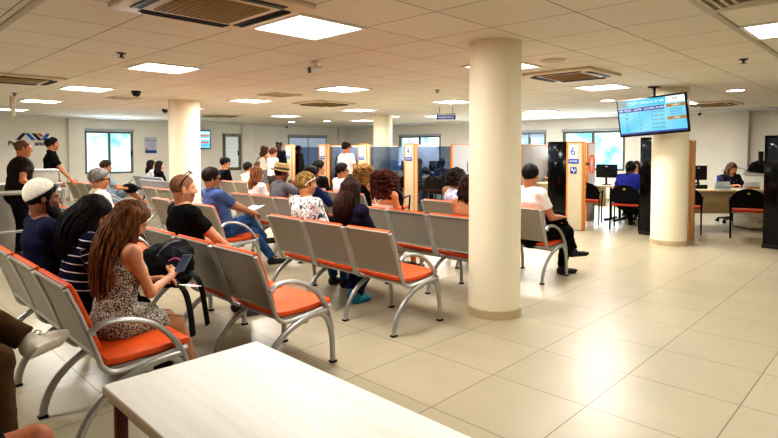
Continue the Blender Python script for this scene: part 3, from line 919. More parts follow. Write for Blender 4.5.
M_acw = mat('ac_cream', '#d8ccb4', rough=0.5, var=0.03)
M_acg = mat('ac_grille', '#9a8355', rough=0.6, var=0.12, scale=60)
M_slot = mat('dark_slot', '#15130f', rough=0.6)
def cassette(x, y, size, label, rz=0):
    t = thing('air_conditioner', label, 'air conditioner', (x, y, CEIL), rz, 'four-way cassette air conditioners in the ceiling')
    h = size / 2
    MB().box((0, 0, -0.018), (size, size, 0.036), bev=0.012).build('casing', M_acw, t)
    g = MB()
    g.box((0, 0, -0.038), (size * 0.56, size * 0.56, 0.012), bev=0.004)
    for k in range(14):
        g.box((-size * 0.26 + k * size * 0.04, 0, -0.046), (0.006, size * 0.54, 0.006))
    g.build('grille', M_acg, t)
    for a in range(4):
        R_ = Matrix.Rotation(a * PI / 2, 4, 'Z')
        c = R_ @ Vector((size * 0.38, 0, -0.037))
        MB().box(c, (0.075 if a % 2 == 0 else size * 0.66, size * 0.66 if a % 2 == 0 else 0.075, 0.006), bev=0.002).build('air_slot', M_slot, t)
        c2 = R_ @ Vector((size * 0.405, 0, -0.044))
        MB().box(c2, (0.028 if a % 2 == 0 else size * 0.62, size * 0.62 if a % 2 == 0 else 0.028, 0.008), bev=0.002).build('louvre', mat('louvre_grey', '#3a352b', rough=0.5), t)
cassette(1.80, 3.40, 0.98, 'cassette air conditioner cut by the top edge beside the brightest light')
cassette(1.80, 8.75, 0.95, 'cassette air conditioner at the left edge of the ceiling')
cassette(6.65, 3.25, 0.95, 'cassette air conditioner right of the nearest column')
cassette(7.15, 8.85, 0.95, 'cassette air conditioner above the middle of the seated crowd')
cassette(12.85, 3.15, 0.95, 'cassette air conditioner beyond the hanging screen')
cassette(7.6, 14.0, 0.95, 'small far cassette air conditioner beside the left-hand column')

def vent(x, y, size, label, n=5):
    t = thing('ceiling_vent', label, 'air vent', (x, y, CEIL), 0)
    for k in range(n):
        s_ = size * (1 - k * 0.19); mb = MB(); w = 0.02
        for (cx, cy, ax, ay) in ((0, s_ / 2, s_, w), (0, -s_ / 2, s_, w), (s_ / 2, 0, w, s_), (-s_ / 2, 0, w, s_)):
            mb.box((cx, cy, -0.008 - k * 0.003), (ax, ay, 0.016 + k * 0.004), bev=0.003, seg=1)
        mb.build('vane', mat('vent_cream', '#cdc3ae', rough=0.5), t)
    MB().box((0, 0, -0.003), (size, size, 0.006)).build('backing', mat('vent_back', '#8f8672', rough=0.7), t, smooth=False)
vent(4.02, 0.80, 0.60, 'square louvred air vent at the top right of the ceiling')
vent(5.55, 8.10, 0.55, 'grey louvred air vent left of the central air conditioner')
vent(3.86, 10.7, 0.5, 'louvred air vent left of the left-hand column')
def disc(name, cat, x, y, r, label, m, drop=0.02, group=None):
    t = thing(name, label, cat, (x, y, CEIL), 0, group)
    MB().lathe([(0, -drop), (r * 0.85, -drop), (r, -drop * 0.4), (r, 0)], 28).build('disc', m, t)
    return t
disc('ceiling_speaker', 'speaker', 5.5, 2.88, 0.14, 'round cream ceiling speaker right of the nearest column', mat('speaker_cream', '#bdb3a0', rough=0.7), 0.012)
for x, y, lb in ((10.25, 2.18, 'round bright downlight right of the hanging screen'), (10.6, 4.4, 'round bright downlight left of the hanging screen'),
              (11.1, 15.5, 'round bright downlight by the far corner, on the left'), (11.6, 14.2, 'round bright downlight before the far corner, on the right'), (11.4, 10.9, 'round bright downlight beside the slim middle column')):
    t = thing('downlight', lb, 'ceiling light', (x, y, CEIL), 0, 'round downlights')
    MB().lathe([(0.15, 0), (0.15, -0.012), (0.125, -0.016), (0.125, 0)], 28).build('ring', M_lframe, t)
    MB().lathe([(0, -0.008), (0.124, -0.008)], 28).build('lens', emit('downlight_lens', '#fff8ea', 6.0), t)
M_metal = mat('dark_metal', '#4a453e', rough=0.4, metal=0.6)
for x, y, lb in ((2.07, 5.77, 'small sprinkler head in the ceiling above the front benches'), (6.85, 1.39, 'small sprinkler head right of the hanging screen'), (6.91, 5.65, 'small sprinkler head left of the nearest column'), (2.23, 11.1, 'small sprinkler head at the far left of the ceiling')):
    t = thing('sprinkler', lb, 'sprinkler', (x, y, CEIL), 0, 'ceiling sprinklers')
    MB().lathe([(0.045, 0), (0.045, -0.008), (0.014, -0.014), (0.012, -0.045), (0, -0.045)], 16).build('body', M_metal, t)
    MB().lathe([(0, -0.052), (0.032, -0.05), (0.034, -0.046), (0, -0.044)], 16).tube([(0.012, 0, -0.02), (0.02, 0, -0.035), (0.01, 0, -0.048)], 0.003, 6).build('deflector', M_metal, t)
M_black = mat('black_gloss', '#0d0d0f', rough=0.2)
for x, y, lb in ((3.56, 9.3, 'black dome camera on the ceiling above the second left light'), (5.6, 12.9, 'black dome camera on the ceiling near the window')):
    t = thing('dome_camera', lb, 'security camera', (x, y, CEIL), 0, 'black dome cameras')
    MB().lathe([(0.075, 0), (0.075, -0.03), (0.068, -0.04)], 24).build('base', mat('camera_black', '#1c1b1b', rough=0.4), t)
    MB().lathe([(0.066, -0.035), (0.06, -0.065), (0.04, -0.088), (0, -0.098)], 24).build('dome', M_black, t)
def bullet_cam(x, y, rz, label):
    t = thing('security_camera', label, 'security camera', (x, y, CEIL), rz)
    MB().lathe([(0.05, 0), (0.05, -0.02), (0.02, -0.026), (0.018, -0.05), (0, -0.05)], 16).build('mount', mat('camera_white', '#d9d6cf', rough=0.4), t)
    MB().tube([(-0.06, 0, -0.085), (0.07, 0, -0.10)], 0.04, 16).build('housing', mat('camera_white', ''), t)
    MB().tube([(0.07, 0, -0.10), (0.085, 0, -0.102)], 0.034, 16).build('lens', M_black, t)
bullet_cam(3.75, 4.78, PI * 0.9, 'small beige and black camera box behind the brightest ceiling light')
bullet_cam(14.9, 3.9, PI, 'white bullet camera on the ceiling beside the right-hand pilaster')
bullet_cam(14.6, 9.2, PI, 'white bullet camera on the ceiling above the east windows')
bullet_cam(12.2, 17.4, -PI / 2, 'dark dome-like camera on the ceiling in the far corner')
# short white post hanging at the far left
t = thing('hanging_post', 'short cream post hanging from the ceiling before the logo wall', 'post', (2.36, 11.9, CEIL))
MB().box((0, 0, -0.17), (0.07, 0.07, 0.34), bev=0.006).build('post', M_acw, t); MB().box((0, 0, -0.345), (0.09, 0.09, 0.012), bev=0.003).build('cap', M_lframe, t)

# hanging blue sign
M_navy = mat('sign_navy', '#20307e', rough=0.4)
M_white = mat('sign_white', '#eeeeee', rough=0.5)
def text(s, size, m, parent, M, name='lettering', align='CENTER', ext=0.001, bold=0.0):
    if any('\u0590' <= ch <= '\u05ff' for ch in s): s = s[::-1]        # right-to-left script
    cu = bpy.data.curves.new(name, 'FONT'); cu.body = s; cu.size = size; cu.align_x = align; cu.align_y = 'CENTER'; cu.extrude = ext; cu.offset = bold
    cu.materials.append(m)
    o = link(bpy.data.objects.new(name, cu), parent)
    o.matrix_local = M
    return o
def facing(loc, normal_deg):
    """text plane standing upright whose front looks towards compass angle normal_deg (from +x)"""
    return Matrix.Translation(loc) @ Matrix.Rotation(math.radians(normal_deg + 90), 4, 'Z') @ Matrix.Rotation(PI / 2, 4, 'X')
t = thing('hanging_sign', 'small navy sign hanging from the ceiling on two wires', 'sign', (9.77, 7.73, CEIL), math.radians(44.3 - 90))
for sx in (-0.15, 0.15): MB().tube([(sx, 0, 0), (sx, 0, -0.14)], 0.005, 6).build('wire', M_metal, t)
MB().box((0, 0, -0.165), (0.42, 0.03, 0.05), bev=0.004).build('rail', mat('sign_grey', '#9a9a9c', rough=0.4), t)
MB().box((0, 0, -0.235), (0.43, 0.02, 0.09), bev=0.003).build('board', M_navy, t)
text('שירות לקוחות', 0.06, M_white, t, Matrix.Translation((0, -0.012, -0.235)) @ Matrix.Rotation(PI / 2, 4, 'X'))

# ------------------------------------------------------------------ big hanging screen
def screenmat(name, c, em=0.9, hi=None):
    m, nt, b = newmat(name)
    tc = N(nt, 'ShaderNodeTexCoord'); gr = N(nt, 'ShaderNodeTexNoise', Scale=2.5, Detail=1.0)
    nt.links.new(tc.outputs['Object'], gr.inputs['Vector'])
    cc = ramp(nt, gr.outputs[0], [(0.3, rgb(c)), (0.75, rgb(hi or c))])
    nt.links.new(cc, b.inputs['Emission Color']); b.inputs['Emission Strength'].default_value = em
    b.inputs['Base Color'].default_value = (0.02, 0.02, 0.02, 1); b.inputs['Roughness'].default_value = 0.25
    return m
S_blue = screenmat('screen_sky', '#57c5ea', 0.95, '#8fdcf2'); S_navy = screenmat('screen_navy', '#2a3f9c', 0.8); S_cyan = screenmat('screen_cyan', '#35c2e8', 0.95)
S_gold = screenmat('screen_gold', '#b98a2a', 0.8); S_white = screenmat('screen_white', '#e6f6fb', 1.0); S_dark = screenmat('screen_ink', '#1d3f72', 0.5); S_orange = screenmat('screen_orange', '#e0602c', 0.9)
W, Hh = 1.02, 0.585
tv = thing('hanging_screen', 'wide flat queue screen hanging tilted before the right-hand column', 'screen', (8.78, 2.97, 2.02), 0)
TVM = Matrix.Rotation(math.radians(-7), 4, 'Y') @ Matrix.Rotation(math.radians(-4.3), 4, 'X') @ Matrix(((0, 0, -1, 0), (-1, 0, 0, 0), (0, 1, 0, 0), (0, 0, 0, 1)))
def tvobj(o):
    # built in (right, up, toward viewer) then turned to face -x, rolled and tipped down
    o.data.transform(TVM)
    return o
tvobj(MB().box((0, 0, -0.03), (W, Hh, 0.05), bev=0.008).build('casing', M_black, tv))
scr = tvobj(MB().box((0, 0.005, -0.003), (W - 0.05, Hh - 0.06, 0.004)).build('display', S_blue, tv, smooth=False))
def tvbox(x0, x1, y0, y1, m, name='display_band'):
    w, h = W - 0.05, Hh - 0.06
    return tvobj(MB().box((-w / 2 + w * (x0 + x1) / 2, 0.005 + h / 2 - h * (y0 + y1) / 2, 0.0005), (w * (x1 - x0), h * (y1 - y0), 0.003)).build(name, m, scr, smooth=False))
def tvtext(s, x, y, size, m, align='CENTER'):
    w, h = W - 0.05, Hh - 0.06
    o = text(s, size, m, scr, Matrix.Identity(4), 'lettering', align, 0.0005)
    o.matrix_local = TVM @ Matrix.Translation((-w / 2 + w * x, 0.005 + h / 2 - h * y, 0.003))
    return o
tvbox(0.0, 0.72, 0.0, 0.19, S_cyan); tvbox(0.0, 0.14, 0.01, 0.19, S_gold); tvbox(0.145, 0.165, 0.01, 0.19, S_navy); tvbox(0.73, 1.0, 0.0, 0.19, S_white)
tvbox(0.0, 0.70, 0.22, 0.34, S_navy); tvbox(0.73, 1.0, 0.22, 0.31, S_gold); tvbox(0.73, 1.0, 0.58, 0.67, S_gold); tvbox(0.0, 1.0, 0.95, 1.0, S_navy)
for k in range(5): tvbox(0.0, 0.70, 0.455 + k * 0.115, 0.462 + k * 0.115, S_cyan)
tvtext('תורים בהמתנה לקבלה', 0.42, 0.10, 0.06, S_white)
tvtext('מספר תור', 0.10, 0.28, 0.045, S_white); tvtext('דלפק', 0.30, 0.28, 0.045, S_white); tvtext('הודעות ועדכונים', 0.56, 0.28, 0.045, S_white)
for k, (a, b_) in enumerate((('128', '6'), ('204', '12'), ('311', '4'), ('205', '10'), ('129', '3'))):
    y = 0.40 + k * 0.115
    tvtext(a, 0.12, y, 0.036, S_dark); tvtext(b_, 0.32, y, 0.036, S_dark); tvtext('ממתין לשירות', 0.60, y, 0.033, S_dark)
tvtext('AV', 0.86, 0.08, 0.055, S_dark); tvtext('הודעה', 0.865, 0.265, 0.04, S_white); tvtext('עדכון', 0.865, 0.625, 0.04, S_white)
for k in range(3): tvtext('ברוכים הבאים', 0.865, 0.38 + k * 0.07, 0.03, S_dark)
MB().box((0.10, 0.0, CEIL - 2.02 - 0.01), (0.14, 0.14, 0.02), bev=0.003).tube([(0.10, 0, CEIL - 2.02), (0.10, 0, 0.05)], 0.022, 12).box((0.07, 0, 0.05), (0.08, 0.2, 0.2), bev=0.004).build('ceiling_mount', mat('mount_black', '#1a1a1c', rough=0.4), tv)

# small wall screen by the narrow window
t = thing('wall_screen', 'small wall screen with orange bands beside the narrow window', 'screen', (9.0, YW - 0.05, 1.87))
MB().box((0, 0, 0), (0.98, 0.06, 0.66), bev=0.008).build('casing', M_black, t)
sc_ = MB().box((0, -0.032, 0.0), (0.92, 0.004, 0.60)).build('display', S_blue, t, smooth=False)
for k, (z, m, x0, x1) in enumerate(((0.235, S_white, 0, 0.45), (0.13, S_orange, 0.05, 0.42), (-0.10, S_orange, 0.05, 0.42), (0.02, S_white, 0.05, 0.42), (-0.2, S_cyan, 0, 0.45), (0.13, S_navy, -0.4, -0.02), (0.0, S_cyan, -0.4, -0.02))):
    MB().box(((x0 + x1) / 2, -0.035, z), (x1 - x0, 0.003, 0.055)).build('display_band', m, sc_, smooth=False)

# ------------------------------------------------------------------ wall graphics
t = thing('wall_logo', 'black, blue and orange zigzag emblem with lettering on the white wall', 'logo', (3.66, YW - 0.012, 1.80))
M_lk = mat('logo_black', '#131318', rough=0.5); M_lb = mat('logo_blue', '#2a62c4', rough=0.5); M_lo = mat('logo_orange', '#d8602c', rough=0.5)
R90 = Matrix.Rotation(PI / 2, 4, 'X')
def bar(x0, x1, z0, z1, w, m, nm='emblem_stroke'):
    MB().prism([(x0, z0), (x0 + w, z0), (x1 + w, z1), (x1, z1)], 0.008, R90).build(nm, m, t, smooth=False)
zb, zt = -0.02, 0.175
bar(0.0, 0.16, zb, zt, 0.10, M_lk); bar(0.38, 0.22, zb, zt, 0.10, M_lb); bar(0.54, 0.38, zb, zt, 0.10, M_lk); bar(0.60, 0.50, 0.085, zt, 0.10, M_lo); bar(0.62, 0.74, zb, zt, 0.10, M_lb)
text('Para', 0.175, M_lk, t, Matrix.Translation((-0.03, -0.004, -0.115)) @ R90, align='CENTER', ext=0.002, bold=0.005)
text('ance', 0.175, M_lk, t, Matrix.Translation((0.62, -0.004, -0.115)) @ R90, align='CENTER', ext=0.002, bold=0.005)

t = thing('poster', 'pale notice poster with blue base on the wall right of the window', 'poster', (7.40, YW - 0.01, 1.66))
MB().box((0, 0, 0), (0.38, 0.012, 0.53), bev=0.002).build('sheet', mat('poster_paper', '#c9cbe0', rough=0.5, var=0.03), t)
MB().box((0.005, -0.008, -0.215), (0.37, 0.006, 0.10)).build('blue_band', mat('poster_blue', '#1f4a94', rough=0.5), t, smooth=False)
text('הודעה לקהל', 0.075, M_lk, t, Matrix.Translation((0, -0.009, 0.15)) @ R90)
for k in range(4): text('שעות קבלת קהל', 0.032, mat('poster_ink', '#7d8098', rough=0.6), t, Matrix.Translation((0.03, -0.009, 0.06 - k * 0.05)) @ R90)
MB().lathe([(0, 0.004), (0.035, 0.004), (0.035, 0)], 20).build('orange_mark', mat('poster_orange', '#c08a5a', rough=0.5), t).matrix_local = Matrix.Translation((-0.13, -0.006, -0.12)) @ R90
# light switch plates
for x, z, lb, m in ((4.55, 1.04, 'small red and white sticker plate on the logo wall, upper', mat('sticker_red', '#c0453d', rough=0.5)), (4.62, 0.80, 'small blue sticker plate on the logo wall, lower', mat('sticker_blue', '#4a76b8', rough=0.5))):
    t = thing('wall_sticker', lb, 'sticker', (x, YW - 0.006, z))
    MB().box((0, 0, 0), (0.12, 0.008, 0.16), bev=0.002).build('plate', M_white, t); MB().box((0, -0.006, 0.01), (0.08, 0.006, 0.09), bev=0.002).build('symbol', m, t)
# ------------------------------------------------------------------ waiting benches
M_seat = mat('seat_orange', '#d2520e', rough=0.5, var=0.08, scale=10, bump=0.12, bscale=90)
M_steel = mat('bench_steel', '#acaba7', rough=0.36, metal=0.7, var=0.04)
M_frameb = mat('bench_frame_grey', '#b4b2ac', rough=0.38, metal=0.45, var=0.04)
def perfmat():
    m, nt, b = newmat('perforated_panel')
    tc = N(nt, 'ShaderNodeTexCoord')
    vo = N(nt, 'ShaderNodeTexVoronoi', Scale=130.0, Randomness=0.0); nt.links.new(tc.outputs['Object'], vo.inputs['Vector'])
    c = ramp(nt, vo.outputs['Distance'], [(0.22, rgb('#827e74')), (0.42, rgb('#989387'))])
    nt.links.new(c, b.inputs['Base Color']); b.inputs['Roughness'].default_value = 0.55; b.inputs['Metallic'].default_value = 0.25
    return m
M_perf = perfmat()
M_rubber = mat('rubber', '#151515', rough=0.8)
PIT = 0.59
def arc(pts, n=8):
    """Catmull-Rom through points"""
    P = [Vector(p) for p in pts]; P = [P[0] * 2 - P[1]] + P + [P[-1] * 2 - P[-2]]
    out = []
    for i in range(1, len(P) - 2):
        for k in range(n):
            t_ = k / n; a, b, c, d = P[i - 1:i + 3]
            out.append(0.5 * ((2 * b) + (c - a) * t_ + (2 * a - 5 * b + 4 * c - d) * t_ ** 2 + (3 * b - a - 3 * c + d) * t_ ** 3))
    out.append(P[-2]); return out
BACKP = [(-0.030, 0.835), (-0.005, 0.78), (0.035, 0.68), (0.07, 0.58), (0.105, 0.47)]
def make_bench(n=3, label='', loc=(0, 0, 0)):
    root = thing('waiting_bench', label, 'bench', loc, 0, 'three-seat waiting benches')
    fr_path = arc([(-0.028, 0, 0.83), (0.035, 0, 0.68), (0.105, 0, 0.48), (0.135, 0, 0.405), (0.20, 0, 0.37), (0.34, 0, 0.377), (0.57, 0, 0.402)], 5)
    for i in range(n + 1):
        y = i * PIT
        ends = (i == 0, i == n)
        offs = [0.0]
        mb = MB()
        for side_ in (-1, 1):
            if (side_ < 0 and i == 0) or (side_ > 0 and i == n): continue
            mb.tube([p + Vector((0, y + side_ * 0.017, 0)) for p in fr_path], 0.015, 10, flat=(0.019, 0.014), up=(0, 1, 0))
        mb.box((0.075, y, 0.60), (0.03, 0.05, 0.02), bev=0.004)
        mb.build('side_frame', M_frameb, root)
        MB().tube([Vector((0.48 * (1 - math.cos(a)), y, 0.38 * math.sin(a) + 0.0)) for a in np.linspace(0.02, PI / 2, 14)] + [Vector((0.53, y, 0.382))], 0.018, 10, flat=(0.017, 0.022), up=(0, 1, 0)).build('rear_leg', M_steel, root)
        MB().tube(arc([(0.47, y, 0.38), (0.535, y, 0.32), (0.575, y, 0.19), (0.585, y, 0.0)], 5), 0.018, 10, flat=(0.017, 0.021), up=(0, 1, 0)).build('front_leg', M_steel, root)
        for fx in (0.0, 0.585): MB().box((fx, y, 0.008), (0.05, 0.042, 0.016), bev=0.005).build('foot_cap', M_rubber, root)
        if i in (0, n):
            MB().tube(arc([(0.065, y, 0.60), (0.13, y, 0.635), (0.25, y, 0.63), (0.38, y, 0.575), (0.48, y, 0.48), (0.545, y, 0.37), (0.575, y, 0.24)], 6), 0.019, 10, flat=(0.021, 0.016), up=(0, 1, 0)).build('armrest', M_steel, root)
    MB().box((0.35, n * PIT / 2, 0.345), (0.07, n * PIT - 0.03, 0.045), bev=0.006).build('beam', M_frameb, root)
    for i in range(n):
        y0, y1 = i * PIT + 0.032, (i + 1) * PIT - 0.032
        MB().slab(BACKP, 0.006, y0, y1, 0.0).tube([(-0.028, y0, 0.832), (-0.028, y1, 0.832)], 0.010, 8).tube([(0.105, y0, 0.47), (0.105, y1, 0.47)], 0.010, 8).build('back_panel', M_perf, root)
        MB().slab([(-0.024, 0.843), (0.003, 0.79), (0.043, 0.69), (0.078, 0.59), (0.11, 0.49)], 0.030, y0 + 0.004, y1 - 0.004, 0.011).build('backrest', M_seat, root)
        MB().slab([(0.15, 0.400), (0.25, 0.392), (0.42, 0.397), (0.55, 0.409), (0.60, 0.407)], 0.042, y0, y1, 0.018).build('seat', M_seat, root)
        MB().box((0.37, (y0 + y1) / 2, 0.382), (0.40, y1 - y0 - 0.02, 0.018), bev=0.004).build('seat_pan', M_frameb, root)
    return root
BEN = [
 (0.80, 2.90, 'nearest bench, with the three people at the left edge of the photo'),
 (1.87, 2.95, 'bench with two empty orange seats nearest the white table, bald man at its far end'),
 (3.13, 3.00, 'bench with the floral shirt man, its empty end seat left of the nearest column'),
 (4.33, 3.07, 'bench behind the nearest column, with the red-curled woman'),
 (5.52, 3.00, 'bench with the white T-shirt man just right of the nearest column'),
 (1.87, 5.87, 'bench with the grey-haired man in white, beyond the front rows'),
 (3.13, 5.87, 'bench with the man in jeans and blue shirt at its end'),
 (4.33, 5.87, 'bench with the straw hat man and the brown-haired woman'),
 (5.52, 5.87, 'bench with the curly blonde woman and the white T-shirt man in dark glasses'),
 (3.55, 11.30, 'bench by the wall window with the man in shorts'),
 (3.93, 8.25, 'empty grey-backed bench right of the man in shorts'),
 (4.87, 10.80, 'empty pale grey bench before the two dark-haired women'),
 (5.45, 12.72, 'far bench with two dark-haired women by the poster'),
 (5.90, 9.70, 'far bench behind the left-hand column with the black cap man'),
 (-0.46, 1.66, 'bench at the left edge under the two pairs of crossed and bare knees'),
]
proto = make_bench(3, BEN[0][2], (BEN[0][0], BEN[0][1], 0))
for x, y, lb in BEN[1:]:
    c = copy_tree(proto); c.location = (x, y, 0); c['label'] = lb
    if 'pale grey' in lb or 'women by' in lb:
        for ch in c.children:
            if ch.name.startswith('back_panel'):
                ch.data = ch.data.copy(); ch.data.materials[0] = mat('panel_pale', '#a9adb4', rough=0.5, metal=0.2)
            if ch.name.startswith('backrest'):
                ch.data = ch.data.copy(); ch.data.materials[0] = mat('seat_grey', '#8f949e', rough=0.6)

# ------------------------------------------------------------------ white table in front
def woodmat():
    m, nt, b = newmat('pale_wood')
    tc = N(nt, 'ShaderNodeTexCoord'); mp = N(nt, 'ShaderNodeMapping'); mp.inputs['Scale'].default_value = (30, 2.0, 30)
    no = N(nt, 'ShaderNodeTexNoise', Scale=1.0, Detail=4.0, Distortion=0.8)
    nt.links.new(tc.outputs['Object'], mp.inputs[0]); nt.links.new(mp.outputs[0], no.inputs['Vector'])
    nt.links.new(ramp(nt, no.outputs[0], [(0.3, rgb('#eee9dd')), (0.7, rgb('#f7f4ec'))]), b.inputs['Base Color'])
    b.inputs['Roughness'].default_value = 0.5
    return m
M_wood = woodmat()
t = thing('side_table', 'pale wood topped table in the bottom left foreground', 'table', (0.885, 1.16, 0))
MB().box((0, 0, 0.722), (0.57, 1.44, 0.036), bev=0.004).build('tabletop', M_wood, t)
for k in range(1): MB().box((0, 0, 0.722), (0.574, 1.444, 0.026), bev=0.002).build('edge_band', mat('table_edge', '#cdb998', rough=0.5), t)
M_legbrown = mat('leg_brown', '#5a2a1e', rough=0.4)
for sx in (-1, 1):
    for sy in (-1, 1):
        MB().box((sx * 0.245, sy * 0.68, 0.35), (0.035, 0.035, 0.70), bev=0.005).build('leg', M_legbrown if sx < 0 else mat('leg_grey', '#8a8780', rough=0.4, metal=0.4), t)
MB().box((0, 0.68, 0.685), (0.46, 0.025, 0.035), bev=0.003).box((0, -0.68, 0.685), (0.46, 0.025, 0.035), bev=0.003).build('apron', mat('leg_grey', ''), t)

# ------------------------------------------------------------------ barrier rail and grey box at the far left
M_rail = mat('rail_grey', '#9c9a90', rough=0.4, metal=0.5)
t = thing('barrier_rail', 'grey metal barrier rail behind the man in the white skullcap', 'railing', (1.5, 8.33, 0))
MB().tube([(-1.2, 0, 0.95), (0.68, 0, 0.95)], 0.03, 12).build('top_rail', M_rail, t)
for px in (0.70, -0.25, -1.2): MB().tube([(px, 0, 0), (px, 0, 0.98)], 0.032, 12).lathe([(0.09, 0), (0.09, 0.012), (0.03, 0.03)], 20, (px, 0, 0)).build('post', M_rail, t)
MB().tube([(-1.2, 0, 0.45), (0.68, 0, 0.45)], 0.018, 10).build('lower_rail', M_rail, t)
t = thing('reception_desk', 'low dark reception desk behind the barrier rail at the left', 'desk', (1.75, 9.7, 0))
MB().box((0, 0, 0.98), (1.5, 0.5, 0.04), bev=0.006).build('worktop', mat('desk_grey', '#8d8b84', rough=0.5), t)
MB().box((0, 0.02, 0.48), (1.42, 0.42, 0.96), bev=0.006).build('front_panel', mat('desk_dark', '#8a867c', rough=0.5), t)
t = thing('grey_box', 'pale grey box on the reception desk before the standing man in black', 'box', (2.28, 9.65, 1.0))
MB().box((0, 0, 0.09), (0.36, 0.28, 0.18), bev=0.012).build('case', mat('box_grey', '#b7b5aa', rough=0.5), t); MB().box((0, 0, 0.19), (0.38, 0.30, 0.03), bev=0.008).build('lid', mat('box_grey', ''), t)

# ------------------------------------------------------------------ service counters
M_cream = mat('panel_cream', '#bcb096', rough=0.5, var=0.03, scale=4)
M_edge = mat('edge_orange', '#d27f28', rough=0.45)
M_pale = mat('divider_white', '#b4b1b2', rough=0.55, var=0.02)
def tinted():
    m, nt, b = newmat('tinted_glass')
    out = [n for n in nt.nodes if n.type == 'OUTPUT_MATERIAL'][0]
    tr = N(nt, 'ShaderNodeBsdfTransparent'); tr.inputs[0].default_value = (0.44, 0.50, 0.60, 1)
    gl = N(nt, 'ShaderNodeBsdfGlossy', Roughness=0.03); gl.inputs[0].default_value = (0.8, 0.88, 1, 1)
    lw = N(nt, 'ShaderNodeLayerWeight', Blend=0.3)
    pw = N(nt, 'ShaderNodeMath', operation='POWER'); pw.inputs[1].default_value = 3.0; nt.links.new(lw.outputs['Facing'], pw.inputs[0])
    fr = N(nt, 'ShaderNodeMath', operation='MULTIPLY_ADD'); fr.inputs[1].default_value = 0.5; fr.inputs[2].default_value = 0.04; nt.links.new(pw.outputs[0], fr.inputs[0])
    ms = N(nt, 'ShaderNodeMixShader'); nt.links.new(fr.outputs[0], ms.inputs[0])
    nt.links.new(tr.outputs[0], ms.inputs[1]); nt.links.new(gl.outputs[0], ms.inputs[2]); nt.links.new(ms.outputs[0], out.inputs[0])
    return m
M_tint = tinted()
MXN = Matrix(((0, 0, -1, 0), (-1, 0, 0, 0), (0, 1, 0, 0), (0, 0, 0, 1)))
M_sblue = mat('plate_blue', '#2453a8', rough=0.4); M_splate = mat('plate_white', '#e3e3e6', rough=0.4)
def number_panel(x, y, num, label, h=1.66, w=0.30, d=0.12):
    t = thing('counter_panel', label, 'panel', (x, y, 0), 0, 'orange-edged counter number panels')
    MB().box((0, 0, h / 2), (d, w, h - 0.02), bev=0.01).build('board', M_cream, t)
    e = 0.026
    for yy in (-w / 2, w / 2):
        MB().box((-d / 2 + 0.01, yy, h / 2), (0.035, e, h), bev=0.004).build('edge_strip', M_edge, t)
    MB().box((-d / 2 + 0.01, 0, h - 0.012), (0.035, w, e), bev=0.004).build('top_strip', M_edge, t)
    MB().box((d / 2, -w / 2, h / 2), (0.018, 0.026, h), bev=0.003).build('edge_strip', M_edge, t)
    f = -d / 2 - 0.004
    p = MB().box((f, 0.03, h - 0.20), (0.008, 0.17, 0.24), bev=0.003).build('number_plate', M_splate, t)
    text(num, 0.21, M_navy, p, Matrix.Translation((f - 0.005, 0.03, h - 0.19)) @ MXN)
    b_ = MB().box((f - 0.002, 0.02, h - 0.37), (0.008, 0.20, 0.085), bev=0.003).build('blue_plate', M_sblue, t)
    text('שירות', 0.06, M_splate, b_, Matrix.Translation((f - 0.007, 0.02, h - 0.37)) @ MXN)
    return t
NP = [(9.68, 13.60, '1'), (9.66, 11.95, '2'), (9.66, 10.33, '3'), (9.64, 8.68, '4'), (9.66, 6.6, '5'), (9.74, 4.62, '6'), (9.98, 2.86, '7')]
PL = {}
for x, y, n in NP:
    PL[n] = number_panel(x, y, n, 'cream counter end panel with orange edges carrying the number %s' % n if n not in '57' else
                 ('cream counter end panel with orange edges hidden behind the nearest column' if n == '5' else 'cream counter end panel with orange edge peeking out right of the hanging screen column'), d=0.2 if n == '7' else 0.12)
# small square pictogram under number 6
p = MB().box((-0.065, 0.02, 1.12), (0.006, 0.12, 0.12), bev=0.002).build('pictogram_plate', M_navy, PL['6'])
for (yy, zz, sy, sz) in ((0.045, 1.14, 0.02, 0.05), (0.03, 1.12, 0.05, 0.014), (0.01, 1.10, 0.014, 0.05), (-0.012, 1.13, 0.014, 0.05)):
    MB().box((-0.07, yy, zz), (0.004, sy, sz)).build('pictogram_stroke', M_splate, p, smooth=False)
# orange ring hanging beside panel 6
t = thing('orange_ring', 'orange oval ring handle on the edge of the number 6 panel', 'ring', (9.86, 4.42, 1.24))
MB().tube([(0.02, -0.04 - 0.045 * math.cos(a), 0.16 * math.sin(a)) for a in np.linspace(0, 2 * PI, 25)], 0.018, 8).build('ring', mat('ring_orange', '#d2571d', rough=0.4), t)
MB().box((0.0, 0.03, 0), (0.05, 0.06, 0.05), bev=0.004).build('bracket', M_metal, t)

def divider(x0, x1, y, z0, z1, label, name='desk_divider'):
    t = thing(name, label, 'divider', ((x0 + x1) / 2, y, 0), 0, 'white desk dividers with orange edges')
    L = x1 - x0
    MB().box((0, 0, (z0 + z1) / 2), (L, 0.03, z1 - z0), bev=0.004).build('board', M_pale, t)
    MB().box((-L / 2, 0, (z0 + z1) / 2), (0.03, 0.038, z1 - z0 + 0.03), bev=0.004).build('edge_strip', M_edge, t)
    MB().box((0, 0, z1 + 0.005), (L, 0.038, 0.025), bev=0.004).build('top_strip', M_edge, t)
    return t
def glass_screen(x0, x1, y, label):
    t = thing('glass_screen', label, 'glass screen', ((x0 + x1) / 2, y, 0), 0, 'dark glass screens between counters')
    L = x1 - x0
    MB().box((0, 0, 0.80), (L, 0.012, 1.58)).build('pane', M_tint, t, smooth=False)
    MB().box((0, 0, 0.02), (L, 0.03, 0.04), bev=0.003).build('base_rail', M_metal, t)
    MB().box((L / 2, 0, 0.80), (0.025, 0.03, 1.60), bev=0.003).build('end_post', M_edge, t)
    return t
for x, y, n in NP[:4]:
    glass_screen(x + 0.08, x + 1.55, y + 0.02, 'dark tinted glass screen running back from the number %s panel' % n)
    divider(x + 1.6, x + 3.0, y + 0.02, 0.0, 1.64, 'white desk divider with orange edge behind the number %s glass' % n)
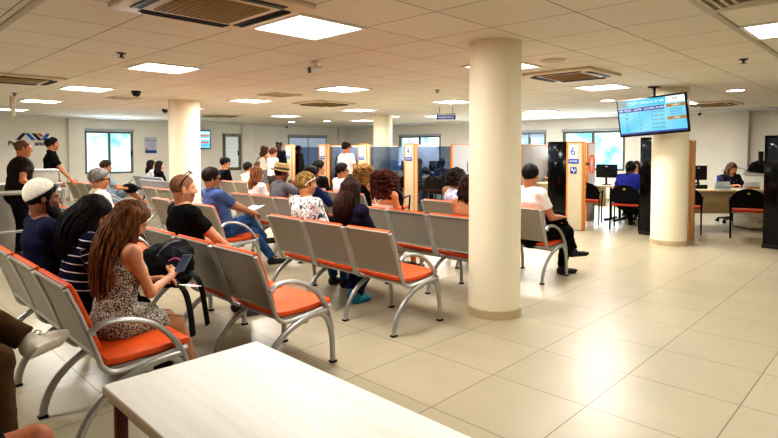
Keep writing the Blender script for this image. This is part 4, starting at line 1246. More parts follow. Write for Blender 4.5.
divider(11.15, 11.5, 5.04, 0.0, 1.64, 'white desk divider with orange edge behind the number 6 panel')
divider(11.3, 12.6, 6.7, 0.0, 1.62, 'white desk divider with orange edge left of the number 6 panel')
def black_panel(x, y0, y1, h, label):
    t = thing('black_screen', label, 'screen panel', (x, (y0 + y1) / 2, 0), 0, 'black glossy privacy panels')
    w = y1 - y0
    MB().box((0, 0, h * 0.5), (0.07, w, h), bev=0.006).build('panel', mat('panel_black', '#040405', rough=0.12, spec=0.25), t)
    MB().box((-0.036, w * 0.22, h - 0.22), (0.006, w * 0.42, 0.36), bev=0.002).build('upper_glass', mat('panel_glass', '#232a33', rough=0.06), t)
    MB().box((0, 0, 0.03), (0.09, w + 0.02, 0.06), bev=0.004).build('plinth', mat('plinth_black', '#131313', rough=0.4), t)
    return t
black_panel(9.82, 4.80, 5.22, 1.66, 'black glossy panel left of the number 6 panel')
black_panel(10.09, 3.12, 3.58, 1.72, 'black glossy panel left of the hanging screen column')
black_panel(10.00, 1.06, 1.72, 1.72, 'black glossy panel at the right edge of the photo')
t = thing('wall_phone', 'small black intercom on the side of the right-edge black panel', 'intercom', (9.94, 1.76, 1.38))
MB().box((0, 0, 0), (0.08, 0.06, 0.20), bev=0.012).build('body', M_rubber, t); MB().tube([(-0.045, 0.0, -0.08), (-0.05, 0, 0.0), (-0.045, 0, 0.08)], 0.014, 8).build('grip', M_black, t)

# desks
M_desk = mat('desk_wood', '#cdb892', rough=0.4, var=0.05, scale=5)
M_deskf = mat('desk_front', '#b9a680', rough=0.5, var=0.05, scale=5)
def desk(x, y, L, rz, label, d=0.75):
    t = thing('service_desk', label, 'desk', (x, y, 0), rz, 'cream service desks')     # front along local y at local x=0
    MB().box((d / 2, 0, 0.725), (d, L, 0.035), bev=0.008).build('worktop', M_desk, t)
    MB().box((0.08, 0, 0.50), (0.025, L - 0.1, 0.40), bev=0.003).build('front_panel', M_deskf, t)
    for q in (-1, 1):
        MB().box((d / 2, q * (L / 2 - 0.06), 0.355), (0.05, 0.04, 0.71), bev=0.004).box((d / 2, q * (L / 2 - 0.06), 0.02), (d * 0.8, 0.06, 0.04), bev=0.006).build('leg', mat('desk_leg', '#2b2b2d', rough=0.4, metal=0.3), t)
    return t
ang = math.radians(44.3)
desk(11.78, 2.60, 1.7, ang, 'cream service desk with the right-hand clerk, between the column and black panel')
desk(11.45, 4.1, 1.15, 0, 'cream service desk before the customer in blue')
desk(11.45, 5.6, 1.7, 0, 'cream service desk behind the number 6 panel')
for y, n in ((7.62, '5'), (9.5, '4'), (11.1, '3'), (12.8, '2'), (14.5, '1')):
    desk(11.45, y, 1.5, 0, 'cream service desk beyond the number %s panel glass' % n if n != '5' else 'cream service desk behind the nearest column')

M_scr = mat('screen_off', '#0c0e12', rough=0.15)
def monitor(x, y, z, rz, label, lit=None):
    t = thing('computer_monitor', label, 'monitor', (x, y, z), rz, 'black desk monitors')          # screen looks to local +x
    MB().box((0, 0, 0.30), (0.035, 0.44, 0.29), bev=0.008).box((-0.02, 0, 0.30), (0.03, 0.26, 0.18), bev=0.01).build('casing', M_rubber, t)
    MB().box((0.019, 0, 0.30), (0.003, 0.41, 0.26)).build('screen', lit or M_scr, t, smooth=False)
    MB().tube([(-0.03, 0, 0.015), (-0.03, 0, 0.25)], 0.022, 10).build('neck', M_rubber, t)
    MB().lathe([(0.12, 0), (0.12, 0.01), (0.03, 0.02)], 24).build('base', M_rubber, t)
    MB().box((-0.038, 0, 0.40), (0.004, 0.04, 0.02)).build('badge', M_splate, t, smooth=False)
    return t
M_lit = screenmat('monitor_lit', '#3c7fd0', 0.7, '#7fb6ea')
monitor(12.15, 3.22, 0.742, ang + 0.2, 'black monitor beside the right-hand clerk')
monitor(11.85, 4.92, 0.742, 0.2, 'black monitor behind the customer in blue, right of the number 6 panel')
monitor(11.85, 5.85, 0.742, 0.2, 'black monitor left of the number 6 panel, behind the white T-shirt man')
monitor(11.9, 9.75, 0.742, 0.3, 'black monitor seen through the number 4 glass')
monitor(11.9, 8.9, 0.742, PI, 'monitor with lit blue screen near the number 4 glass', M_lit)
monitor(11.9, 7.9, 0.742, PI, 'monitor with lit blue screen right of the number 4 glass', M_lit)
monitor(11.9, 11.3, 0.742, PI + 0.2, 'monitor with lit screen beyond the number 3 panel', M_lit)
monitor(11.9, 13.0, 0.742, 0.2, 'black monitor beyond the number 2 panel')
def keyboard(x, y, z, rz, label):
    t = thing('keyboard', label, 'keyboard', (x, y, z), rz)
    MB().box((0, 0, 0.010), (0.15, 0.44, 0.018), bev=0.004).build('case', M_rubber, t)
    mb = MB()
    for r in range(4):
        for c in range(12): mb.box((-0.05 + r * 0.034, -0.19 + c * 0.0345, 0.021), (0.026, 0.027, 0.008))
    mb.build('keys', mat('key_grey', '#33343a', rough=0.5), t)
keyboard(11.66, 4.10, 0.742, 0.1, 'black keyboard on the desk before the customer in blue')
def desk_phone(x, y, z, rz, label):
    t = thing('desk_phone', label, 'telephone', (x, y, z), rz)
    MB().prism([(-0.10, 0), (0.10, 0), (0.10, 0.03), (-0.10, 0.08)], 0.2, Matrix.Translation((0, 0.1, 0)) @ Matrix.Rotation(PI / 2, 4, 'X')).build('body', M_rubber, t)
    MB().tube(arc([(0.085, 0.06, 0.07), (0.02, 0.06, 0.105), (-0.05, 0.06, 0.115), (-0.09, 0.06, 0.10)], 4), 0.02, 10).build('handset', M_black, t)
    MB().box((0.02, -0.04, 0.062), (0.08, 0.08, 0.006), rot=(0, 0.24, 0)).build('keypad', mat('keypad_grey', '#8a8c92', rough=0.4), t)
desk_phone(11.95, 3.12, 0.742, ang, 'black desk telephone before the monitor of the right-hand clerk')
desk_phone(11.72, 4.55, 0.742, 0, 'black desk telephone right of the number 6 panel')
def tentcard(x, y, z, rz, label, c1, c2, tilt=18):
    t = thing('tent_card', label, 'desk card', (x, y, z), rz)
    for q, nm in ((1, 'front'), (-1, 'rear')):
        R_ = Matrix.Translation((q * -0.035, 0, 0.075)) @ Matrix.Rotation(math.radians(q * tilt), 4, 'Y')
        MB().box((0, 0, 0), (0.004, 0.26, 0.16), rot=None).build(nm + '_face', c1, t, smooth=False).matrix_local = R_
    R_ = Matrix.Translation((-0.045, 0, 0.045)) @ Matrix.Rotation(math.radians(tilt), 4, 'Y')
    MB().box((0, 0, 0), (0.006, 0.26, 0.04)).build('colour_band', c2, t, smooth=False).matrix_local = R_
tentcard(11.93, 2.72, 0.742, ang, 'white and pale blue desk card left of the right-hand clerk', mat('card_white', '#e4e8ee', rough=0.5), mat('card_blue', '#8cc0de', rough=0.5))
tentcard(12.20, 2.30, 0.742, ang, 'white and orange desk card right of the right-hand clerk', mat('card_white', ''), mat('card_orange', '#e09048', rough=0.5))
def papers(x, y, z, rz, label, n=3):
    t = thing('paper_stack', label, 'paper', (x, y, z), rz)
    for k in range(n): MB().box((random.uniform(-.01, .01), random.uniform(-.01, .01), 0.002 + k * 0.003), (0.21, 0.297, 0.002), rot=(0, 0, random.uniform(-.1, .1))).build('sheet', M_splate, t, smooth=False)
papers(11.97, 2.42, 0.742, ang + 0.1, 'white papers under the right-hand clerk\'s hands')
papers(11.65, 3.85, 0.742, 0.2, 'white papers on the desk before the customer in blue')
# low cabinet with black bag behind the clerk
t = thing('low_cabinet', 'low grey cabinet along the east wall behind the right-hand clerk', 'cabinet', (15.2, 2.0, 0))
MB().box((0, 0, 0.47), (0.6, 1.9, 0.90), bev=0.005).build('carcass', mat('cabinet_grey', '#b8b2a4', rough=0.5), t); MB().box((-0.01, 0, 0.94), (0.66, 1.96, 0.035), bev=0.006).build('top', mat('cabinet_top', '#a39d90', rough=0.5), t)
for q in (-1, 0, 1):
    d_ = MB().box((-0.305, q * 0.62, 0.48), (0.02, 0.60, 0.82), bev=0.004).build('door', mat('cabinet_door', '#c2bcae', rough=0.5), t)
    MB().tube([(-0.33, q * 0.62 + 0.24, 0.60), (-0.33, q * 0.62 + 0.24, 0.72)], 0.008, 8).build('handle', M_metal, d_)
def lump_bag(name, label, loc, rad, rz=0, strap=True, seed=1, cat='bag', m=None):
    t = thing(name, label, cat, loc, rz)
    S_ = Sdf(); rn = random.Random(seed)
    S_.ell((0, 0, rad[2]), rad, k=0.03)
    for j in range(9):
        a = rn.uniform(0, 2 * PI)
        S_.ell((math.cos(a) * rad[0] * 0.6, math.sin(a) * rad[1] * 0.6, rad[2] * rn.uniform(0.5, 1.5)), V(rad) * rn.uniform(0.4, 0.6), k=0.02)
    v, f = S_.mesh(0.012); n_ = vnormals(v, f)
    v = v + n_ * (0.012 * vnoise(v * 24, seed) + 0.006 * vnoise(v * 60, seed))[:, None]
    v[:, 2] = np.maximum(v[:, 2], 0)
    surf('bag_body', v, f, m or mat('bag_black', '#070708', rough=0.8, bump=0.3, spec=0.15), t)
    return t
lump_bag('black_bag', 'black bag resting on the low cabinet behind the clerk', (15.1, 2.62, 0.96), (0.2, 0.28, 0.15), seed=4)
t = thing('cable_loops', 'thin looped cables on the wall behind the clerk monitor', 'cable', (15.56, 3.3, 0.95))
MB().tube([(0, 0.28 * math.cos(a) , 0.12 * math.sin(a)) for a in np.linspace(0, PI, 15)] , 0.007, 6).tube([(0.02, -0.5 + 0.28 * math.cos(a), 0.10 * math.sin(a)) for a in np.linspace(0, PI, 15)], 0.007, 6).build('cable', mat('cable_grey', '#77736a', rough=0.5), t)

# customer chairs
M_chair = mat('chair_black', '#060607', rough=0.6, spec=0.15)
M_cseat = mat('chair_red_seat', '#c0401c', rough=0.6)
def make_chair(label, loc, rz):
    t = thing('customer_chair', label, 'chair', loc, rz, 'black customer chairs with orange seats')   # faces local +x
    MB().slab([(-0.22, 0.445), (0.0, 0.43), (0.24, 0.435)], 0.05, -0.24, 0.24, 0.018).build('seat', M_cseat, t)
    mb = MB(); n = 20
    out = []
    for k in range(n + 1):
        a = PI * k / n
        out.append((0.26 * math.cos(a), 0.60 + 0.27 * math.sin(a) ** 0.8 if 0 < k < n else 0.60))
    out = [(0.24, 0.52), (0.265, 0.62)] + [(0.265 * math.cos(a), 0.62 + 0.23 * math.sin(a)) for a in np.linspace(0.15, PI - 0.15, 16)] + [(-0.265, 0.62), (-0.24, 0.52)]
    def bend(y, z): return -0.27 - (z - 0.5) * 0.14 + 0.25 * y * y
    fa = [mb.bm.verts.new((bend(y, z), y, z)) for y, z in out]; fb = [mb.bm.verts.new((bend(y, z) + 0.04, y * 0.97, z)) for y, z in out]
    mb.bm.faces.new(fa[::-1]); mb.bm.faces.new(fb)
    for k in range(len(out)): mb.bm.faces.new((fa[k], fa[(k + 1) % len(out)], fb[(k + 1) % len(out)], fb[k]))
    b_ = mb.build('backrest', M_chair, t)
    MB().box((bend(0, 0.76) - 0.006, 0, 0.77), (0.006, 0.035, 0.03), bev=0.002).build('yellow_tag', mat('tag_yellow', '#d9c23a', rough=0.5), b_)
    for sy in (-1, 1):
        MB().tube([(0.22, sy * 0.25, 0.0), (0.22, sy * 0.25, 0.44)], 0.013, 8).build('front_leg', M_chair, t)
        MB().tube([(-0.27, sy * 0.25, 0.0), (-0.23, sy * 0.25, 0.44), (-0.27, sy * 0.24, 0.62)], 0.013, 8).build('rear_leg', M_chair, t)
        MB().tube(arc([(0.22, sy * 0.25, 0.42), (0.22, sy * 0.265, 0.64), (0.14, sy * 0.27, 0.665), (-0.1, sy * 0.27, 0.665), (-0.26, sy * 0.25, 0.64)], 4), 0.015, 8).build('armrest', M_chair, t)
    return t
CH = [
 (11.0, 2.12, 0.22, 'black customer chair with orange seat before the right-hand clerk'),
 (10.62, 4.02, 0.22, 'black customer chair under the customer in blue'),
 (10.82, 4.88, 0.3, 'black customer chair half hidden behind the number 6 panel'),
 (10.95, 3.08, 0.25, 'black customer chair half hidden right of the hanging screen column'),
 (7.12, 6.85, 0.5, 'single black chair with orange seat left of the number 4 panel'),
 (10.75, 9.55, 0.0, 'black customer chair under the man in grey behind the number 4 glass'),
 (11.05, 8.98, 0.1, 'black customer chair under the woman in grey behind the number 4 glass'),
 (10.6, 11.55, 0.0, 'black customer chair behind the number 3 panel'),
]
c0 = make_chair(CH[0][3], (CH[0][0], CH[0][1], 0), CH[0][2])
for x, y, rz, lb in CH[1:]:
    c = copy_tree(c0); c.location = (x, y, 0); c.rotation_euler = (0, 0, rz); c['label'] = lb
def office_chair(label, loc, rz, col):
    t = thing('office_chair', label, 'office chair', loc, rz, 'swivel office chairs of the clerks')
    for k in range(5):
        a = 2 * PI * k / 5 + 0.3
        l_ = MB().tube([(0, 0, 0.11), (0.29 * math.cos(a), 0.29 * math.sin(a), 0.075)], [0.028, 0.018], 8).build('star_leg', M_rubber, t)
        MB().lathe([(0, -0.03), (0.03, -0.03), (0.03, 0.03), (0, 0.03)], 14).build('castor', M_black, l_).matrix_local = Matrix.Translation((0.29 * math.cos(a), 0.29 * math.sin(a), 0.032)) @ Matrix.Rotation(PI / 2, 4, 'X')
    MB().tube([(0, 0, 0.09), (0, 0, 0.42)], 0.026, 12).build('column', M_metal, t)
    MB().box((0, 0, 0.455), (0.47, 0.48, 0.07), bev=0.025, seg=3).build('seat', col, t)
    MB().box((-0.27, 0, 0.74), (0.06, 0.44, 0.46), bev=0.025, seg=3).build('backrest', col, t)
    MB().tube([(-0.1, 0, 0.43), (-0.27, 0, 0.45), (-0.30, 0, 0.62)], 0.02, 8).build('back_bar', M_rubber, t)
    return t
M_blueup = mat('upholstery_blue', '#24439a', rough=0.8)
office_chair('blue swivel chair under the right-hand clerk', (13.0, 2.76, 0), PI + 0.6, M_blueup)
office_chair('swivel chair under the clerk talking with the customer in blue', (12.72, 4.58, 0), PI, M_blueup)
office_chair('swivel chair under the clerk left of the number 6 panel', (12.75, 6.62, 0), PI, M_blueup)
office_chair('empty swivel chair at the desk beyond the number 4 panel', (12.6, 9.3, 0), PI, M_blueup)
# bin and pedestal beside the desk
t = thing('drawer_pedestal', 'pale drawer pedestal under the right end of the clerk\'s desk', 'drawers', (12.32, 2.30, 0), ang)
MB().box((0, 0, 0.31), (0.5, 0.42, 0.56), bev=0.005).build('carcass', mat('pedestal', '#c9c1ae', rough=0.5), t)
for k in range(3):
    d_ = MB().box((-0.255, 0, 0.14 + k * 0.18), (0.018, 0.40, 0.165), bev=0.003).build('drawer', mat('pedestal', ''), t)
    MB().tube([(-0.275, -0.06, 0.16 + k * 0.18), (-0.275, 0.06, 0.16 + k * 0.18)], 0.006, 8).build('handle', M_metal, d_)
t = thing('printer', 'black desk printer behind the number 6 panel', 'printer', (11.75, 5.40, 0.742), 0)
MB().box((0, 0, 0.09), (0.36, 0.36, 0.18), bev=0.02).build('body', M_rubber, t); MB().box((-0.19, 0, 0.06), (0.10, 0.24, 0.012), bev=0.003).build('tray', M_splate, t)
# ------------------------------------------------------------------ people
bpy.context.view_layer.update()
def stripemat(name, base, line, period, duty):
    m, nt, b = newmat(name)
    at = N(nt, 'ShaderNodeAttribute'); at.attribute_name = 'band'
    mu = N(nt, 'ShaderNodeMath', operation='MULTIPLY'); mu.inputs[1].default_value = 1 / period; nt.links.new(at.outputs['Fac'], mu.inputs[0])
    ad = N(nt, 'ShaderNodeMath', operation='ADD'); ad.inputs[1].default_value = 20.0; nt.links.new(mu.outputs[0], ad.inputs[0])
    fr = N(nt, 'ShaderNodeMath', operation='FRACT'); nt.links.new(ad.outputs[0], fr.inputs[0])
    lt = N(nt, 'ShaderNodeMath', operation='LESS_THAN'); lt.inputs[1].default_value = duty; nt.links.new(fr.outputs[0], lt.inputs[0])
    nt.links.new(mix(nt, lt.outputs[0], rgb(base), rgb(line)), b.inputs['Base Color'])
    b.inputs['Roughness'].default_value = 0.9; b.inputs['Specular IOR Level'].default_value = 0.1
    return m
def patternmat(name, stops, scale, kind='noise', detail=4.0):
    m, nt, b = newmat(name)
    tc = N(nt, 'ShaderNodeTexCoord')
    n1 = N(nt, 'ShaderNodeTexNoise', Scale=scale, Detail=detail, Roughness=0.6, Distortion=0.8)
    nt.links.new(tc.outputs['Object'], n1.inputs['Vector'])
    c = ramp(nt, n1.outputs[0], stops)
    nt.links.new(c, b.inputs['Base Color']); b.inputs['Roughness'].default_value = 0.85; b.inputs['Specular IOR Level'].default_value = 0.1
    return m
M_dress = patternmat('dress_print', [(0.44, rgb('#16140f')), (0.50, rgb('#2b2722')), (0.53, rgb('#d9d2c2')), (0.62, rgb('#cfc8b8'))], 150, detail=2.0)
def floralmat():
    m, nt, b = newmat('floral_print')
    tc = N(nt, 'ShaderNodeTexCoord')
    n1 = N(nt, 'ShaderNodeTexNoise', Scale=20.0, Detail=5.0, Roughness=0.7, Distortion=1.6); nt.links.new(tc.outputs['Object'], n1.inputs['Vector'])
    n2 = N(nt, 'ShaderNodeTexNoise', Scale=9.0, Detail=1.0); nt.links.new(tc.outputs['Object'], n2.inputs['Vector'])
    leaf = ramp(nt, n1.outputs[0], [(0.38, rgb('#202632')), (0.45, rgb('#5d6570')), (0.49, rgb('#edebe8')), (0.60, rgb('#f2f0ee')), (0.68, rgb('#cfc39a')), (0.74, rgb('#e8e2d8'))])
    msk = ramp(nt, n2.outputs[0], [(0.28, (0, 0, 0, 1)), (0.40, (1, 1, 1, 1))])
    nt.links.new(mix(nt, msk, rgb('#f0eeec'), leaf), b.inputs['Base Color']); b.inputs['Roughness'].default_value = 0.85
    return m
M_floral = floralmat()
M_lace = patternmat('lace_blue', [(0.42, rgb('#7f8fc4')), (0.52, rgb('#dfe3f0')), (0.6, rgb('#e9ebf4'))], 45)
C_black = cloth('cloth_black', '#0b0b0c'); C_navy = cloth('cloth_navy', '#191c35'); C_white = cloth('cloth_white', '#e8e5e2', var=0.05)
C_jeans = cloth('cloth_jeans', '#2f4d72', var=0.28); C_blue = cloth('cloth_blue', '#4b5d8c', var=0.14); C_grey = cloth('cloth_grey', '#6f7076')
C_brown = cloth('cloth_brown', '#49351d', var=0.3, bump=0.5); C_dkbrown = cloth('cloth_dark_brown', '#231714'); C_ltblue = cloth('cloth_pale_blue', '#8fa3b4')
C_royal = cloth('cloth_royal', '#2f3796'); C_dkblue = cloth('cloth_dark_blue', '#1b2447'); C_cream = cloth('cloth_cream', '#d9d0c0', var=0.06)
C_purple = cloth('cloth_dark_purple', '#1d1a2e'); C_khaki = cloth('cloth_khaki', '#4a4436'); C_slate = cloth('cloth_slate', '#4a4a58'); C_teal = cloth('cloth_teal_grey', '#4b5c60')
M_stripe = stripemat('stripe_navy', '#12142a', '#dcdde4', 0.052, 0.13)
BLK = ('short', '#0d0b0a', '#1d1713'); BRN = ('short', '#1d130d', '#3a281b')
M_glass = mat('shades_black', '#0c0c0e', rough=0.2); M_glassw = mat('shades_white', '#e4e0dc', rough=0.35)
SK_tan, SK_dark, SK_fair, SK_olive = '#b57b57', '#7d4c34', '#c98f6d', '#a8714e'

def strands(info, m, n, L, spread=1.0, seed=2, amin=70, amax=290, side_shift=0.0):
    rn = random.Random(seed); mb = MB(); hp = info['hp']; t = info['t']; f = info['f']; sd = info['side']; Rh = info['Rh']
    for j in range(n):
        a = math.radians(rn.uniform(amin, amax)); r = rn.uniform(0.98, 1.1)
        px = rn.uniform(-0.05, 0.06)
        p0 = V(hp(px, 0.008 * math.copysign(1, math.sin(a)), 0.125 - abs(px) * 0.25))
        p1 = V(hp(math.cos(a) * 0.09 * r - 0.012, math.sin(a) * 0.082 * r, 0.075))
        p2 = V(hp(math.cos(a) * 0.108 * r - 0.012, math.sin(a) * 0.094 * r, 0.0))
        q = rn.uniform(-1, 1)
        ll = L * rn.uniform(0.82, 1.02)
        base = p2 - Rh[:, 0] * 0.01
        down = unit(V(0, 0, -1) * 0.55 - t * 0.75)
        out = -f * (0.045 + 0.03 * rn.random())
        p3 = base + down * ll * 0.34 + out + sd * (side_shift * 0.4 + 0.012 * q)
        p4 = base + down * ll * 0.68 + out * 1.3 + sd * (side_shift * 0.8 + 0.022 * q * spread)
        p5 = base + down * ll + out * 1.05 + sd * (side_shift + 0.015 * q - math.sin(a) * 0.02)
        mb.tube(arc([p0, p1, p2, p3, p4, p5], 3), [0.0045] * 12 + [0.004, 0.0035, 0.003, 0.002], 5)
    o = mb.build('hair_strand', m, info['root']); o['label'] = 'long loose strands'
    tag(o, kind='stuff')
    return o

# --- front bench, left edge
p = person('long-haired woman in a black and white patterned dress looking at her phone', (1.13, 3.34), yaw=0, H=1.53, lean=9, head=(-14, 36, 0), fem=True, build=0.95,
   hl=(0.31, 0.10, 0.685), hr=(0.33, -0.03, 0.72), pr=(-0.45, -0.55, -0.8), hdr=((0.55, 0.55, 0.35), (-0.3, 0.75, -0.3)), curl=(0.5, 0.7), fl=(0.50, 0.12, 0.085), fr=(0.50, 0.02, 0.085),
   kr=(0.3, -0.05, 1), skin=SK_fair, hair=('long', '#3a2013', '#7a4a28', 0.42), top=('tank', M_dress), bottom=('skirt', M_dress), shoe='#2a2320', vox=0.009)
strands(p, hairmat('#45281a', '#9a683c'), 230, 0.50, seed=5)
p = person('woman with black hair in a navy top with thin white stripes, head bowed', (1.07, 3.88), yaw=-5, H=1.55, lean=11, head=(-12, 40, 0), fem=True, hl=(0.34, 0.08, 0.66), hr=(0.32, -0.06, 0.66),
   skin=SK_olive, hair=('long', '#080708', '#1c1718', 0.34), top=('tee', M_stripe), bottom=('trousers', C_black), shoe='#1b1b1f', vox=0.009)
strands(p, hairmat('#0a0809', '#241d1c'), 170, 0.36, seed=9)
# earring
MB().lathe([(0, -0.008), (0.006, -0.005), (0.006, 0.005), (0, 0.008)], 12, tuple(p['hp'](-0.004, -0.088, -0.042))).build('earring', mat('pearl', '#e6ddd0', rough=0.2), p['root'])
p = person('bearded man in white knitted skullcap and dark navy T-shirt at the left edge', (1.06, 4.39), yaw=0, H=1.72, lean=-4, head=(-4, 4, 0), hl=(0.36, 0.18, 0.62), hr=(0.34, -0.2, 0.60), skin=SK_dark,
   hair=('crop', '#0b0908', '#1a1412'), top=('tee', C_navy), bottom=('trousers', C_black), beard='#0b0908', vox=0.009, build=1.08)
S_ = Sdf(); hp = p['hp']
S_.ell(hp(-0.022, 0, 0.036), V(0.105, 0.09, 0.108) * p['hs'], p['Rh'], k=0.01)
def _cut(q, H=p['Hc'], R=p['Rh'], s=p['hs']):
    e = ((q - H) @ R) / s
    return (0.026 + 0.72 * (e[:, 0] + 0.03) - e[:, 2]) * 0.8
S_.add(_cut, V(-9, -9, -9), V(9, 9, 9), op='i')
v, f = S_.mesh(0.006)
surf('skullcap', v, f, mat('knit_white', '#e2dccb', rough=0.95, var=0.12, scale=70, bump=0.6, bscale=110), p['root'])

# --- two cropped sitters at the lower left
p = person('person in brown trousers with crossed leg and white sneaker, cut by the left edge', (0.06, 2.98), yaw=0, H=1.76, lean=-8, fl=(0.545, -0.10, 0.64), fr=(0.42, -0.27, 0.20), kl=(0.1, 0.1, 1), toe=(33, 0), build=1.15, hl=(0.2, 0.15, 0.7), hr=(0.2, -0.1, 0.68),
   skin=SK_tan, top=('tee', C_grey), bottom=('trousers', C_brown), shoe=mat('sneaker_white', '#cfc7b8', rough=0.7, bump=0.2), vox=0.009)
A = p['AL']; sh = unit(p['AL'] - p['KL']); fv = V(math.cos(math.radians(33)), math.sin(math.radians(33)), -0.15)
fw = unit(fv - sh * np.dot(fv, sh) * 0.35); dn = unit(np.cross(np.cross(fw, sh), fw)); sd = np.cross(dn, fw)
mb = MB()
for k in range(5):
    c = A + fw * (0.045 + k * 0.022) + dn * (0.006 + k * 0.0045)
    mb.tube(arc([c - sd * 0.032 + dn * 0.018, c - sd * 0.015 - dn * 0.004, c + sd * 0.015 - dn * 0.004, c + sd * 0.032 + dn * 0.018], 3), 0.0048, 6)
for q in (1, -1):
    c = A + fw * 0.04
    mb.tube(arc([c, c + sd * q * 0.03 - dn * 0.012, c + sd * q * 0.045 + dn * 0.01, c + sd * q * 0.02 + dn * 0.012], 4), 0.004, 6)
mb.build('laces', mat('lace_white', '#e9e4da', rough=0.8), p['root'])
person('person in black shorts showing a bare knee at the bottom left corner', (0.03, 1.98), yaw=0, H=1.72, lean=-6, skin='#a8643f', top=('tee', C_grey), bottom=('shorts', C_black), shoe='#333333', vox=0.010, fl=(0.36, 0.08, 0.12), fr=(0.40, -0.1, 0.15), hl=(0.08, 0.16, 0.68), hr=(0.08, -0.16, 0.68))

# --- second bench
p = person('bald man in black T-shirt with sunglasses pushed up on his head', (2.14, 4.48), yaw=-6, H=1.74, lean=-6, head=(-12, 4, 0), hl=(0.32, 0.2, 0.62), hr=(0.33, -0.24, 0.58), pr=(-0.5, -0.9, -0.2),
   skin='#b9805c', hair=('buzz', '#6d4c37', '#8a634a'), top=('tee', C_black), bottom=('trousers', C_black), shoe='#3a3a3f', vox=0.009, build=1.17, stubble=0.35)
sunglasses(p, M_glass, z=0.085, x=-0.005, tilt=-48)
p = person('grey-haired man with glasses in a cream shirt, beyond the bowed women', (2.17, 6.76), yaw=-4, H=1.72, lean=-2, head=(-6, 4, 0), skin=SK_tan, hair=('short', '#55524e', '#8d8983'), top=('polo', C_cream), bottom=('trousers', C_khaki), vox=0.0115)
sunglasses(p, M_glass, z=-0.003, x=0.018, tilt=0, name='glasses')

# --- third bench
p = person('man with blond-streaked hair in a white floral shirt, white shades on his head', (3.45, 4.58), yaw=0, H=1.67, lean=0, head=(-20, 2, 0), skin=SK_tan, hair=('short', '#3c2c17', '#b08d4c'), top=('half', M_floral), bottom=('trousers', C_jeans), vox=0.009, stubble=0.25)
sunglasses(p, M_glassw, z=0.03, x=0.005, tilt=-25)
p = person('woman with long dark brown hair in a dark purple top, seen from behind', (3.46, 3.87), yaw=4, H=1.60, lean=-2, head=(4, 2, 0), fem=True, skin=SK_olive, hair=('long', '#140b0a', '#3a2018', 0.27), top=('long', C_purple), bottom=('trousers', C_dkblue),
   shoe='#1f86a6', vox=0.009, fl=(0.2, 0.2, 0.085), fr=(0.12, 0.05, 0.085))
strands(p, hairmat('#1a0e0c', '#4a2a1f'), 150, 0.29, seed=21, amin=100, amax=260)
p = person('man in blue shirt and jeans with crossed legs holding a paper', (3.38, 6.17), yaw=-6, H=1.75, lean=-15, head=(-8, 8, 0), hl=(0.36, 0.08, 0.70), hr=(0.36, -0.10, 0.71), fl=(0.66, -0.02, 0.085), fr=(0.66, 0.20, 0.32), kr=(0.2, 0.2, 1),
   skin=SK_tan, hair=('short', '#16100d', '#33241b'), top=('polo', C_blue), bottom=('trousers', C_jeans), shoe='#101114', vox=0.009, build=1.08, stubble=0.2)
sunglasses(p, M_glass, z=-0.003, x=0.018, tilt=0, name='glasses')

# --- fourth bench
p = person('woman with big curly red-brown hair and white crossed straps on her back', (4.63, 4.62), yaw=2, H=1.68, lean=2, head=(4, 2, 0), fem=True, skin='#b8764c', hair=('curly', '#1a0805', '#5a2412', 0.22), top=('strapless', C_cream), bottom=('skirt', C_white), vox=0.009)
Nk, t_, s_, f_ = p['N'], p['t'], p['side'], p['f']
mb = MB()
for q in (1, -1):
    a = Nk - t_ * 0.02 + s_ * q * 0.085 - f_ * 0.02; b = Nk - t_ * 0.10 + s_ * q * 0.05 - f_ * 0.108; c = Nk - t_ * 0.19 - s_ * q * 0.04 - f_ * 0.122; d = Nk - t_ * 0.03 + s_ * q * 0.09 + f_ * 0.05; e = Nk - t_ * 0.18 + s_ * q * 0.07 + f_ * 0.13
    mb.tube(arc([e, d, a, b, c], 4), 0.005, 6)
mb.build('strap', C_white, p['root'])
p = person('bare-shouldered woman with dark bob hair half behind the nearest column', (4.63, 3.37), yaw=0, H=1.60, lean=0, head=(2, 4, 0), fem=True, skin='#b8764c', hair=('bob', '#170c0b', '#41201a', 0.16), top=('strapless', cloth('cloth_rust', '#8c3b22')), bottom=('skirt', C_black), vox=0.010)
hb = MB().tube([p['hp'](0.012 , 0.1 * math.cos(a), 0.02 + 0.115 * math.sin(a)) for a in np.linspace(0.0, PI, 17)], 0.007, 8).build('headband', mat('band_red', '#6d2016', rough=0.6), p['root'])
p = person('brown-haired woman in a white top with loose wavy hair beside the straw hat', (4.6, 7.35), yaw=0, H=1.60, lean=0, head=(-6, 6, 0), fem=True, skin=SK_fair, hair=('long', '#4a2d19', '#96673d', 0.24), top=('tee', C_white), bottom=('trousers', C_grey), vox=0.0115)
p = person('man in a straw hat and grey shirt with his hand at his chin', (4.6, 6.76), yaw=-8, H=1.70, lean=4, head=(-10, 8, 0), hr=(0.22, -0.10, 1.00), pr=(0.5, -0.8, -0.8), skin=SK_dark, hair=('crop', '#0d0a09', '#1d1512'), top=('polo', C_grey), bottom=('trousers', C_khaki), vox=0.0115, curl=(0.4, 0.9))
mb = MB(); n = 32; rings = []
for (rx, ry, z) in ((0.165, 0.150, 0.048), (0.170, 0.155, 0.042), (0.165, 0.150, 0.038), (0.118, 0.10, 0.05), (0.112, 0.096, 0.10), (0.102, 0.088, 0.145), (0.09, 0.076, 0.155), (0.05, 0.04, 0.145), (0.004, 0.004, 0.142)):
    rings.append([mb.bm.verts.new((-0.012 + rx * math.cos(2 * PI * k / n), ry * math.sin(2 * PI * k / n), z + 0.012 * math.cos(2 * 2 * PI * k / n))) for k in range(n)])
for A_, B_ in zip(rings, rings[1:]):
    for k in range(n): mb.bm.faces.new((A_[k], A_[(k + 1) % n], B_[(k + 1) % n], B_[k]))
mb.bm.faces.new(rings[-1])
